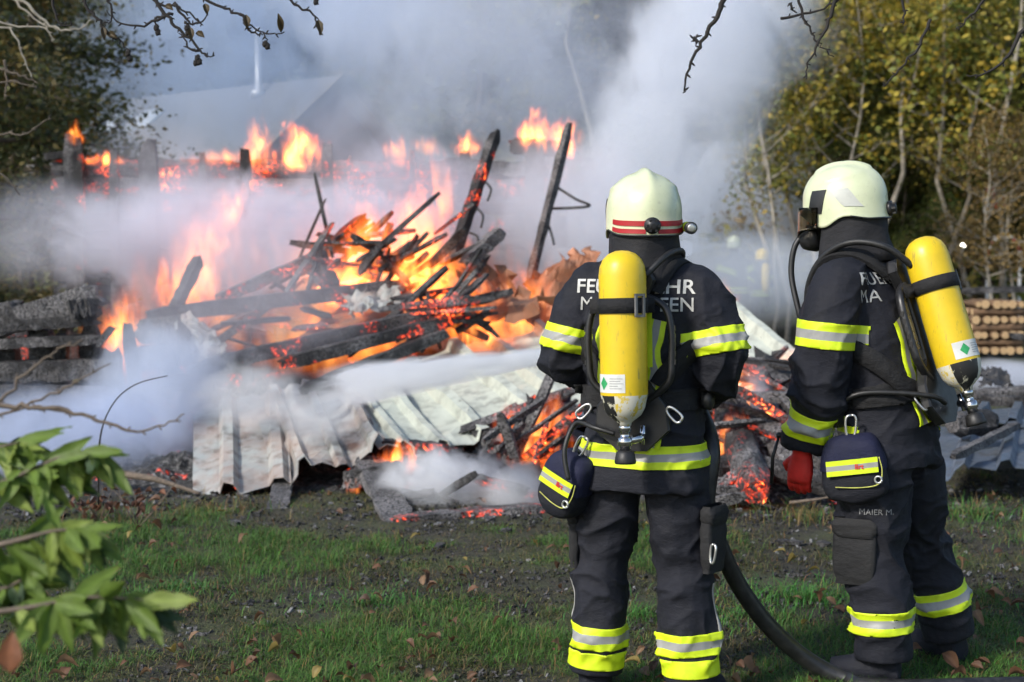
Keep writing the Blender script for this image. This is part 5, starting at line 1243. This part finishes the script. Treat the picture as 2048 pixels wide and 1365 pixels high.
def rod():
    g = MB(); p = mtB @ Vector((-.295, .325, .83)); g.tube([p + Vector((-.004, 0, -.10)), p, p + Vector((.022, 0, .075))], [.007, .007, .005], 8); g.lathe([(.010, 0), (.012, .01), (.008, .02)], p + Vector((.022, 0, .07)), (.1, 0, 1), 10)
    tag(g.build('handle_rod', M['plastic']), 'short black rod gripped in the hanging red glove', 'rod')
rod()

# ---- people far behind in the smoke
def far_person(px, helm_py, Y, label, lean, helm, jacket, tape, bottle, name='person'):
    top = W(px, helm_py, Y); root = empty(name, (top.x, Y, 0), 0, label, 'person', 'people behind the fire'); H = top.z; k = H / 1.86; mb = MB()
    def S(x, y, z): return (x * k + lean * z * .12, y * k, z * k)
    mb.rings([ering(S(0, 0, z), (1, 0, 0), (0, 1, 0), a * k, b * k, 14) for z, a, b in ((.78, .2, .15), (1.0, .19, .14), (1.3, .21, .14), (1.45, .19, .11), (1.54, .09, .08))])
    for s in (-1, 1):
        limb(mb, [S(s * .18, 0, 1.42), S(s * .28, -.05, 1.2), S(s * .2 - .25 * lean, -.25, 1.1)], [.085 * k, .075 * k, .055 * k], 10); limb(mb, [S(s * .1, 0, .85), S(s * .12, 0, .48), S(s * .13, 0, .06)], [.11 * k, .095 * k, .085 * k], 10)
        mb.tube([S(s * .13, .0, .05), S(s * .13, -.16, .04)], .05 * k, 8)
        mb.tube([S(s * .2 - .25 * lean, -.25, 1.1), S(s * .17 - .28 * lean, -.33, 1.09)], .045 * k, 8)
    limb(mb, [S(0, 0, 1.5), S(0, 0, 1.62), S(0, -.01, 1.74)], [.06 * k, .07 * k, .075 * k], 10)
    out, bm = remesh(mb, .022, 2)
    for f in bm.faces: f.smooth = True; f.material_index = 1 if f.calc_center_median().z > 1.57 * k else 0
    bm.to_mesh(out); out.materials.clear(); out.materials.append(jacket); out.materials.append(M['skin']); mesh_obj('body', out, root)
    if tape:
        slice_band(bm, root, 'reflective_tape', S(0, 0, .86), (0, 0, 1), (0, .035, .07, .105), YSY, lambda p: True, .008)
        for s in (-1, 1):
            a, b = Vector(S(s * .18, 0, 1.42)), Vector(S(s * .28, -.05, 1.2)); d = (b - a).normalized(); slice_band(bm, root, 'reflective_tape', a + d * .12, d, (0, .03, .06, .09), YSY, lambda p: p.x * s > .1 * s * s and (p - a).length < .35, .008)
    bm.free()
    if helm is not None:
        g = MB(); c = Vector(S(0, 0, 1.72)); nu = 24; g.rings([[c + helmet_point(2 * PI * i / nu + 1.2, max(.02, j / 14)) for i in range(nu)] for j in range(15)], 0, True); g.build('helmet', helm, root)
    if bottle:
        g = MB(); g.lathe([(.02, -.30), (.075, -.22), (.08, -.1), (.08, .18), (.06, .24), (.01, .265)], Vector(S(.05, -.25, 1.28)), (0, .1, 1), 16); g.build('air_cylinder', M['bottle'], root)
far_person(1482, 472, 25, 'firefighter with pale helmet working far behind in the bluish smoke', -.6, M['helmet'], M['jacket'], True, False)
far_person(1520, 500, 27, 'firefighter with yellow air cylinder on the back far behind in smoke', .2, M['bottle'], M['jacket'], True, True)
far_person(1582, 502, 30, 'bareheaded person in white clothes standing far behind in the smoke', 0, None, plain('white clothes', (.62, .62, .60), .8), False, False)
# ------------------------------------------------------------------ foreground shrub, overhanging branches
def shrub():
    rnd = random.Random(31); D = 2.55
    base = Vector((-1.25, 2.2, 0)); root = empty('leafy_shrub', base, 0, 'green leafy shrub reaching in beside the lawn with drooping pointed leaves', 'shrub')
    variants = []
    for i in range(8):
        cc = rnd.choice([(.10, .16, .02), (.12, .19, .022), (.06, .10, .022), (.18, .24, .035), (.045, .08, .032)])
        variants.append(leaf_mesh('leaf', .10, .0145, rnd.uniform(-.9, .4), rnd.uniform(.1, .7), M['leaf'], cc, 900 + i, 8))
    branches = [[(-120, 1010), (20, 960), (120, 915), (200, 905)], [(-120, 1120), (40, 1080), (110, 1062), (165, 1060)], [(-120, 1240), (60, 1215), (170, 1195), (290, 1200)], [(-120, 930), (-20, 900), (40, 885)], [(-120, 1200), (0, 1180), (60, 1150)]]
    g = MB()
    for k, b in enumerate(branches):
        Y = D + (.12, -.05, -.15, .2, .05)[k]; q = spline([W(*p, Y) for p in b], 5); st = q[0]
        q = [Vector((-1.25 + .03 * k, 2.2, .0)), Vector((-1.22, 2.2, .35)), lerp(Vector((-1.2, 2.2, .5)), st, .6)] + q
        g.tube([p - base for p in q], [lerp(.007, .0015, i / (len(q) - 1)) for i in range(len(q))], 6)
    g.build('stem', M['twig_brown'], root)
    spots = []
    for k, b in enumerate(branches):
        Y = D + (.12, -.05, -.15, .2, .05)[k]; q = spline([W(*p, Y) for p in b], 5)
        for i in range((56, 44, 66, 22, 40)[k]):
            t = rnd.uniform(.25, 1) * (len(q) - 1); j = min(int(t), len(q) - 2); spots.append((lerp(q[j], q[j + 1], t - j), (q[j + 1] - q[j]).normalized(), i))
    for p, d, i in spots:
        o = mesh_obj('leaf', rnd.choice(variants), root); s = rnd.uniform(.5, 1.1)
        dr = (d * rnd.uniform(.2, 1) + Vector((rnd.gauss(0, .5), rnd.gauss(0, .5), rnd.uniform(-1.3, .25)))).normalized(); nr = (Vector((rnd.gauss(0, .5), -.8, rnd.uniform(.2, 1)))); nr = (nr - dr * nr.dot(dr)).normalized()
        m = Matrix((dr.cross(nr), dr, nr)).transposed().to_4x4() @ Matrix.Scale(s, 4); m.translation = p - base; o.matrix_basis = m
    red = leaf_mesh('leaf', .06, .017, .2, .2, M['leaf'], (.20, .07, .025), 950, 8); o = mesh_obj('leaf', red, root); m = Matrix.Rotation(R(70), 4, 'X'); m.translation = W(20, 1345, 2.1) - base; o.matrix_basis = m; o['label'] = 'reddish autumn leaf'
shrub()
def bare_branch(name, label, lines, Y, r0, mat, trunk, cat='branch', cones=(), dry=()):
    """branch hanging into view from a trunk outside the frame"""
    root = empty(name, trunk, 0, label, cat)
    t = Vector(trunk)
    for k, ln in enumerate(lines):
        q = spline([W(p[0], p[1], Y + (p[2] if len(p) > 2 else 0)) for p in ln], 5); rnd = random.Random(k + int(abs(t.x) * 10))
        q = [p + Vector((rnd.gauss(0, r0 * .35), 0, rnd.gauss(0, r0 * .35))) for p in q]
        g = MB(); g.tube([p - t for p in q], [lerp(r0 * (1 if k == 0 else .65), r0 * .22, i / (len(q) - 1)) for i in range(len(q))], 6)
        for i in range(2, len(q) - 1, 3):     # buds
            d = (q[i + 1] - q[i]).normalized(); sd_ = (d.cross(Vector((0, 1, 0))) * rnd.choice((-1, 1)) + d * .6).normalized(); g.tube([q[i] - t, q[i] - t + sd_ * r0 * 1.0, q[i] - t + sd_ * r0 * 1.7], [r0 * .28, r0 * .32, r0 * .1], 5)
        g.build('twig', M[mat], root)
    for px, py in cones:
        g = MB(); c = W(px, py, Y) - t; g.lathe([(.001, .011), (.005, .008), (.0075, 0), (.006, -.008), (.001, -.012)], c, (.3, .2, 1), 9)
        for a in range(10): g.box(c + Vector((.006 * math.cos(a * 2.4), .006 * math.sin(a * 2.4), -.007 + .0014 * a)), (.005, .005, .003))
        g.build('cone', M['twig'], root)
    for px, py, dx, dy, L in dry:
        o = mesh_obj('dry_leaf', leaf_mesh('dry_leaf', L, .009, .6, 1.3, M['leaf'], (.07, .05, .022), px, 6), root); a = W(px, py, Y); b = W(px + dx, py + dy, Y); d = (b - a).normalized(); nr = Vector((.3, -1, .1)); nr = (nr - d * nr.dot(d)).normalized()
        m = Matrix((d.cross(nr), d, nr)).transposed().to_4x4(); m.translation = a - t; o.matrix_basis = m
def trunk_of(root_loc, r0, h, label):
    g = MB(); q = [(root_loc[0], root_loc[1], -.1), (root_loc[0] + .05, root_loc[1], h * .5), (root_loc[0], root_loc[1] + .1, h)]; g.tube(spline(q, 5), [lerp(r0, r0 * .6, i / 10) for i in range(11)], 10)
Yt = 4.3
bare_branch('alder_branch', 'overhanging leafless twigs with small black cones and a few dry leaves', [
    [(250, -130), (290, -40), (330, 30), (365, 65), (400, 100), (412, 112), (427, 113)], [(200, -60), (218, 0), (222, 35), (205, 50)], [(160, -10), (180, 25), (200, 40), (206, 55), (225, 76), (240, 80), (255, 105), (258, 118)],
    [(290, -20), (320, 10), (365, 20), (395, 40), (400, 52)], [(350, 5), (372, 40), (395, 48), (420, 30)], [(390, -10), (440, 15), (480, 30), (500, 52), (535, 70), (565, 66)], [(480, 28), (490, 40), (497, 62), (510, 65), (530, 72), (535, 92)],
    [(345, 30), (310, 40), (280, 52), (235, 45), (215, 20)], [(400, 100), (380, 95), (360, 65)], [(565, -20), (590, 10), (625, 28), (636, 55), (640, 72)], [(105, -20), (112, 30), (125, 52), (145, 50)], [(330, 30), (312, 40), (316, 58)], [(372, 42), (378, 56), (376, 66)]],
    Yt, .008, 'twig', (-2.6, 4.3, 2.9), cones=[(313, 56), (316, 65), (256, 107), (259, 117), (395, 116), (399, 124), (392, 126), (374, 56), (376, 65), (530, 88), (535, 93), (632, 4)],
    dry=[(206, 55, 3, 28, .04), (215, 68, 22, 12, .035), (380, 55, 2, 26, .04), (392, 66, 18, 12, .032), (492, 30, 2, 30, .045), (562, 66, -8, -40, .055), (636, 40, 5, 44, .05), (410, 8, 3, 22, .035), (330, 12, 12, 8, .03)])
bare_branch('overhanging_branch', 'thick dark bare twig hanging down alone above the striped helmet', [[(1470, -60), (1445, 8), (1420, 55), (1390, 105), (1375, 150), (1367, 188)], [(1395, 85), (1389, 78), (1392, 72)]], 4.6, .011, 'twig', (1.2, 4.6, 3.0))
bare_branch('overhanging_branch', 'crossing dark bare twigs hanging in front of the pale smoke', [[(1690, -60), (1668, 8), (1650, 60), (1635, 90), (1614, 130), (1612, 158)], [(1590, -30), (1605, 30), (1620, 60), (1640, 90), (1665, 115)], [(1560, 40), (1620, 25), (1680, 0), (1720, -20)], [(1585, 5), (1583, 20), (1590, 24)]], 4.5, .008, 'twig', (1.6, 4.5, 3.0))
bare_branch('overhanging_branch', 'dark bare boughs crossing before the yellow autumn trees', [[(2100, 20), (2040, 70), (2010, 120), (1965, 150), (1935, 152)], [(1990, -40), (1960, 10), (1930, 40), (1912, 60)], [(1800, -40), (1806, 20), (1806, 50)], [(1860, 40), (1840, 90), (1800, 140), (1765, 175)]], 5.2, .010, 'twig', (2.6, 5.2, 2.8))
# dead twigs of the conifer at the upper left
bare_branch('dead_branch', 'pale leafless branch arching out of the dark conifer', [[(-60, -60), (40, 0), (100, 50), (150, 60), (183, 38)], [(20, -10), (60, 30), (95, 60), (108, 85)], [(-40, 60), (20, 60), (50, 120), (62, 150)], [(-30, 20), (10, 50), (80, 55), (120, 55)]], 9.0, .014, 'bark_pale', (-4.6, 9.0, 1.5))
bare_branch('dead_branch', 'grey leafless twigs low on the dark conifer', [[(-60, 130), (0, 140), (40, 150), (75, 165)], [(-40, 165), (30, 165), (75, 178)], [(-60, 270), (20, 270), (60, 265), (100, 230)], [(10, 120), (12, 170), (8, 200)], [(-60, 330), (0, 345), (40, 390)]], 9.0, .015, 'bark', (-4.6, 9.0, 1.2))
# blurred bare branches in front at the left
bare_branch('bare_shrub_branch', 'long bare curved branch reaching across the grey smoke above the green shrub', [[(-120, 830), (0, 812), (70, 815), (150, 825), (220, 850), (275, 862), (330, 850), (368, 828)], [(-120, 860), (0, 800), (60, 740), (110, 705), (163, 680)], [(-100, 850), (0, 828), (100, 790), (160, 760), (222, 725)], [(70, 815), (110, 822), (150, 832)]], 2.9, .0065, 'twig_brown', (-1.6, 2.9, .2))
# ------------------------------------------------------------------ flames
def flame_mat(name, strength, zstretch, scale, seed, thr=.0, tint=0.0, steps=.6):
    n = N(name); c = n.coord('Object'); p = n.pos()
    sep = n.n('SeparateXYZ'); n.l(c, sep.inputs[0])
    ps = n.scale(p, (1, 1, zstretch)); mp = n.n('Mapping'); mp.inputs['Location'].default_value = (seed * 3.1, seed * 1.7, seed); n.l(ps, mp.inputs[0])
    nz = n.noise(mp.outputs[0], scale, 3, .55, 1.2); n2 = n.noise(mp.outputs[0], scale * 2.6, 2, .5, .6)
    ln = n.vmath('LENGTH', c)
    nar = n.math('ADD', 1.0, n.math('MULTIPLY', n.math('MAXIMUM', n.math('ADD', sep.outputs[2], .35), 0.0), 1.1))
    cmb = n.n('CombineXYZ'); n.l(n.math('MULTIPLY', sep.outputs[0], nar), cmb.inputs[0]); n.l(n.math('MULTIPLY', sep.outputs[1], nar), cmb.inputs[1]); n.l(sep.outputs[2], cmb.inputs[2])
    ln2 = n.vmath('LENGTH', cmb.outputs[0])
    sh = n.math('SUBTRACT', 1.0, ln2)                                   # 1 in the middle, 0 at the domain edge
    f = n.math('ADD', n.math('MULTIPLY', sh, 1.1), n.math('MULTIPLY', n.math('SUBTRACT', nz, .5), 3.0))
    f = n.math('ADD', f, n.math('MULTIPLY', n.math('SUBTRACT', n2, .5), 1.2))
    f = n.math('SUBTRACT', f, n.math('MULTIPLY', sep.outputs[2], .28))
    f = n.math('SUBTRACT', f, .30 + thr)
    f = n.math('MULTIPLY', f, n.map(ln, .72, 1.0, 1.0, 0.0, True), clamp=True)
    colr = n.ramp(f, [(0.0, (1.0, .10, .015)), (.25, (1.0, .16, .022)), (.55, (1.0, .25, .035)), (1.0, (1.0, .46 , .09))])
    em = n.n('Emission'); n.l(colr, em.inputs[0]); n.l(n.math('MULTIPLY', n.math('POWER', f, 1.3), strength), em.inputs[1])
    n.l(em.outputs[0], n.out.inputs['Volume']); 
    try: n.mat.cycles.volume_step_rate = steps
    except Exception: pass
    return n.mat
def ball(name, mat, seg=16):
    g = MB(); g.rings([[(math.sin(PI * j / 10) * math.cos(2 * PI * k / seg), math.sin(PI * j / 10) * math.sin(2 * PI * k / seg), -math.cos(PI * j / 10)) for k in range(seg)] for j in range(1, 10)], 0, True); return g.mesh(name, mat)
fcount = [0]
def flame(px, py, Y, w, h, d, label, strength=16, lean=0.0, zs=.36, scale=None, thr=0.0):
    """px,py = middle of the flame; w,h,d in metres"""
    fcount[0] += 1; scale = scale or 5.5 / w ** .6; w *= 1.15; h *= 1.25; strength *= 1.3 / max(.3, d) ** .5
    o = mesh_obj('flame', ball('flame', flame_mat('flame gas', strength, zs, scale, fcount[0] * 1.37, thr)))
    o.location = W(px, py, Y); o.scale = (w / 2, d / 2, h / 2); o.rotation_euler = (0, lean, 0)
    return tag(o, label, 'flame', 'flames of the house fire')
for a in [
    (760, 500, 12.6, 1.35, 1.15, .8, 'brightest yellow flames in the middle of the heap of burning boards', 10.5, .35),
    (850, 450, 13.2, 1.2, 1.35, .6, 'tall thin orange flames behind the bright heap', 7, .2),
    (690, 560, 12.3, 1.1, .55, .5, 'yellow flames under the pointed rafter', 14, .5),
    (870, 545, 12.1, .8, .5, .5, 'flames at the foot of the leaning post', 12, .5),
    (940, 610, 11.9, 1.0, .7, .5, 'flames around the splintered boards at the beam end', 12, .4),
    (1050, 610, 12.4, 1.3, .7, .6, 'wide orange flames over the crumpled orange-brown sheet', 5, .3),
    (700, 660, 12.0, 1.3, .55, .4, 'orange glow of flames below the long level beam', 7, .1),
    (400, 560, 13.0, .9, .9, .4, 'orange flames behind the dark stump', 8, .5),
    (435, 440, 14.6, .55, 1.1, .3, 'slanting thin flame rising toward the log wall', 8, .6),
    (245, 655, 11.8, .5, .75, .4, 'flames behind the left corner of stacked beams', 9, .3),
    (225, 730, 11.4, .25, .4, .25, 'small flame between the corner posts', 9, 0),
    (740, 520, 12.9, 2.4, 1.6, .9, 'wide sheet of orange fire behind the heap of boards', 1.25, .25, .36, 3.0, -.25),
    (1010, 590, 12.6, 2.2, 1.0, .8, 'wide orange fire behind the crumpled sheets', 1.4, .3, .36, 3.0, -.25),
    (640, 665, 12.3, 2.0, .75, .5, 'sheet of orange fire under the level beam', 1.8, .1, .36, 3.0, -.2),
    (400, 540, 13.4, 1.5, 1.5, .6, 'orange fire in the smoke left of the pointed rafter', 1.8, .4, .36, 3.2, -.1),
    (250, 650, 12.2, 1.0, 1.0, .5, 'orange fire in the smoke behind the beam corner', 2.4, .3, .36, 4.0, -.15),
    (450, 312, 15.8, 1.4, .22, .3, 'low flames along the middle of the wall top', 5, 0),
    (800, 300, 15.8, .5, .35, .3, 'small slanting flame on the wall top', 8, .6),
    (480, 400, 14.3, .25, .7, .2, 'thin slanting flame tip in the lilac smoke', 8, .5),
    (600, 285, 16.0, .75, .6, .4, 'bright yellow flame on top of the log wall', 22, -.1),
    (515, 280, 16.0, .5, .75, .4, 'thin orange flame beside the bright flame on the wall top', 7, 0),
    (150, 265, 15.8, .25, .3, .2, 'small flame on top of the left corner post', 14, 0),
    (1072, 258, 15.8, .5, .55, .4, 'bright flame on the right end of the wall top', 20, .1),
    (1135, 268, 14.5, .55, .4, .3, 'flame curling round the tip of the grey leaning pole', 12, .9),
    (932, 285, 15.8, .4, .3, .3, 'low flame on the wall top behind the leaning post', 12, 0),
    (860, 290, 15.8, .5, .25, .3, 'faint flame on the broken wall top', 4, .3),
    (210, 316, 15.8, .6, .18, .3, 'row of small flames along the wall top beside the left post', 18, 0),
    (1085, 870, 9.6, .75, .6, .4, 'flames under the sooty torn sheet beside the firefighter with the striped helmet', 12, .6),
    (1060, 920, 9.4, .35, .5, .3, 'flames running down the broken beam beside the pouch', 10, .2),
    (790, 915, 9.45, .4, .28, .25, 'orange flames under the torn front edge of the roof sheets', 16, 0),
    (705, 965, 9.25, .12, .2, .1, 'single small flame below the buckled grey sheet', 18, 0),
    (1470, 770, 10.0, .65, .55, .4, 'flames leaping over the level charred pole', 9, .3),
    (1465, 880, 9.2, .4, .5, .3, 'bright flames licking the thick glowing log', 14, .2),
    (1430, 960, 8.95, .3, .2, .2, 'low flames under the short black log', 16, 0),
    (1590, 735, 10.4, .7, .35, .3, 'red flames on the dark sheet beyond the ember heap', 8, .1),
    (1440, 585, 14.0, .4, .4, .3, 'faint orange flame beside the shoulder of the striped helmet firefighter', 6, 0)]: flame(*a)

# ------------------------------------------------------------------ smoke, real volumes
def smoke_mat(name, dens, scale, lo, hi, colr, seed, zs=.8, steps=1.0, absb=.0, detail=5):
    n = N(name); c = n.coord('Object'); p = n.pos()
    mp = n.n('Mapping'); mp.inputs['Scale'].default_value = (1, 1, zs); mp.inputs['Location'].default_value = (seed * 5.3, seed * 2.9, seed * 1.3); n.l(p, mp.inputs[0])
    nz = n.noise(mp.outputs[0], scale, detail, .64, 1.1)
    ln = n.vmath('LENGTH', c); fall = n.map(ln, .30, 1.0, 1.0, 0.0, True)
    f = n.math('MULTIPLY', n.map(n.math('ADD', nz, n.math('MULTIPLY', n.math('SUBTRACT', fall, .5), .30)), lo, hi, 0, 1, True), fall)
    v = n.n('VolumePrincipled'); v.inputs['Color'].default_value = tuple(colr) + (1,); v.inputs['Anisotropy'].default_value = 0.0
    n.l(n.math('MULTIPLY', f, dens), v.inputs['Density']); n.l(v.outputs[0], n.out.inputs['Volume'])
    try: n.mat.cycles.volume_step_rate = steps * .75
    except Exception: pass
    return n.mat
scount = [0]
def smoke(px, py, Y, w, d, h, dens, label, scale=.9, lo=.38, hi=.68, colr=(.90, .92, 1.0), lean=0.0, steps=1.0, zs=.8):
    scount[0] += 1; o = mesh_obj('smoke', ball('smoke', smoke_mat('smoke', dens, scale, lo, hi, colr, scount[0] * 1.9, zs, steps)))
    o.location = W(px, py, Y); o.scale = (w / 2, d / 2, h / 2); o.rotation_euler = (0, lean, 0)
    return tag(o, label, 'smoke', kind='stuff')
SM = [
    (1350, 230, 20.0, 3.6, 3.2, 8.0, 1.7, 'dense pale smoke column rising to the right behind the firefighters', .95, .455, .55, (.90, .93, .985), .40),
    (1500, 20, 21.0, 3.4, 3.0, 3.6, 1.1, 'smoke column spreading out before the autumn trees', 1.0, .46, .55, (.90, .93, .985), .5),
    (980, 130, 21.0, 8.0, 4.0, 5.5, .62, 'broad grey smoke cloud above the log wall', .8, .45, .58, (.82, .87, .97)),
    (720, -20, 22.0, 5.0, 3.0, 3.4, .8, 'grey smoke high above the bright flames', .75, .41, .62, (.83, .89, 1.0)),
    (480, 120, 24.0, 11.0, 5.0, 6.5, .5, 'thin bluish smoke drifting over the cabin roof', .7, .40, .62, (.70, .82, 1.0)),
    (500, 475, 14.6, 6.0, 1.8, 1.9, 2.5, 'thick lilac grey smoke in front of the log wall', 1.5, .435, .56, (.87, .88, .96)),
    (330, 380, 15.2, 2.4, 1.2, 2.2, .5, 'lilac smoke billow climbing the left part of the log wall', 1.5, .44, .57, (.87, .88, .96), .35),
    (690, 330, 15.3, 2.2, 1.2, 2.4, .5, 'lilac smoke billow climbing the middle of the log wall', 1.5, .44, .57, (.87, .88, .96), .35),
    (840, 400, 15.0, 3.2, 1.4, 1.8, 1.5, 'grey smoke between the log wall and the bright flames', 1.5, .43, .58, (.87, .87, .95)),
    (1150, 440, 15.0, 3.0, 2.4, 2.6, 1.4, 'pale smoke around the foot of the leaning poles', 1.1, .43, .57, (.89, .92, .98)),
    (1480, 420, 30.0, 7.0, 4.0, 4.2, 1.1, 'bluish smoke around the people far behind', 1.0, .36, .62, (.84, .89, .98)),
    (1500, 550, 19.5, 4.4, 3.0, 1.9, .85, 'thin bluish smoke in front of the people far behind', 1.0, .34, .62, (.88, .93, 1.0)),
    (480, 600, 10.9, 3.4, .9, 1.5, 1.0, 'thin lilac veil of smoke before the fallen timbers', 1.5, .38, .62, (.87, .87, .95)),
    (110, 470, 14.0, 3.0, 1.6, 1.6, .7, 'grey smoke behind the left corner of stacked beams', 1.1, .40, .64),
    (140, 880, 10.1, 3.0, 1.2, 1.15, 3.2, 'grey smoke rolling over the ground at the left', 1.6, .40, .62, (.74, .81, .96)),
    (330, 790, 10.3, 1.8, 1.1, 1.7, 3.0, 'dense grey smoke left of the scorched zinc sheet', 1.8, .39, .60, (.80, .86, .97)),
    (510, 795, 9.8, 1.1, .7, .72, 2.6, 'white steam puff above the scorched zinc sheet', 2.8, .42, .58, (.95, .96, .98)),
    (630, 830, 9.6, .8, .5, .55, 3.4, 'white steam where the water spray lands', 3.0, .43, .58, (.95, .96, .98)),
    (880, 965, 8.9, 1.25, .6, .66, 8.0, 'white ground smoke over the ash covered plank', 3.4, .42, .56, (.95, .96, .98)),
    (1030, 985, 8.7, .55, .4, .55, 7.0, 'white ground smoke beside the pouch', 3.4, .42, .56, (.95, .96, .98)),
    (1510, 830, 9.5, .42, .4, .9, 4.5, 'thin bluish smoke over the ember heap', 2.8, .41, .58, (.86, .9, .98)),
    (2020, 755, 13.0, 1.2, .8, .5, 4.0, 'bluish smoke behind the black torn sheet', 2.0, .38, .6, (.88, .91, .98)),
    (1020, 690, 11.8, 2.0, .8, .6, .6, 'thin steam over the pale roof sheets', 1.8, .42, .64, (.95, .95, .96))]
for a in SM:
    a = list(a); a[6] *= 1.0; smoke(*a)
# ------------------------------------------------------------------ water jets
def jet(p0, p1, r0, r1, dens, label, seed):
    d = p1 - p0; L = d.length; g = MB(); n = 14; g.tube([Vector((0, 0, L * i / n)) + Vector((0, 0, 0)) for i in range(n + 1)], [lerp(r0, r1, (i / n) ** 1.1) for i in range(n + 1)], 12)
    nn = N('water spray'); c = nn.coord('Object'); sep = nn.n('SeparateXYZ'); nn.l(c, sep.inputs[0]); t = nn.math('DIVIDE', sep.outputs[2], L)
    rr = nn.math('SQRT', nn.math('ADD', nn.math('MULTIPLY', sep.outputs[0], sep.outputs[0]), nn.math('MULTIPLY', sep.outputs[1], sep.outputs[1])))
    rm = nn.math('ADD', r0, nn.math('MULTIPLY', t, r1 - r0)); k = nn.map(nn.math('DIVIDE', rr, rm), .45, 1.0, 1.0, 0.0, True)
    cs = nn.scale(c, (1, 1, .06)); mp = nn.n('Mapping'); mp.inputs['Location'].default_value = (seed, seed, 0); nn.l(cs, mp.inputs[0])
    st = nn.map(nn.noise(mp.outputs[0], 22, 4, .65), .4, .62, .05, 1.3); dn = nn.math('MULTIPLY', nn.math('MULTIPLY', k, st), nn.math('MULTIPLY', nn.map(t, 0, 1, dens, dens * .12), nn.map(t, .75, 1.0, 1.0, 0.0, True)))
    v = nn.n('VolumePrincipled'); v.inputs['Color'].default_value = (.97, .98, 1, 1); v.inputs['Anisotropy'].default_value = .2; nn.l(dn, v.inputs['Density']); nn.l(v.outputs[0], nn.out.inputs['Volume'])
    try: nn.mat.cycles.volume_step_rate = .5
    except Exception: pass
    o = g.build('water_jet', nn.mat); place_z(o, p0, d); return tag(o, label, 'water jet', 'water jets', 'stuff')
def place_z(o, p, d):
    o.matrix_world = Matrix.Translation(p) @ d.normalized().to_track_quat('Z', 'Y').to_matrix().to_4x4()
jet(NOZ, W(640, 780, 10.0), .018, .20, 30, 'white water jet spraying from the nozzle onto the roof sheets', 1.0)
jet(W(1470, 487, 24.6), W(1372, 497, 22.5), .02, .12, 12, 'distant white water jet from the far firefighter', 2.0)
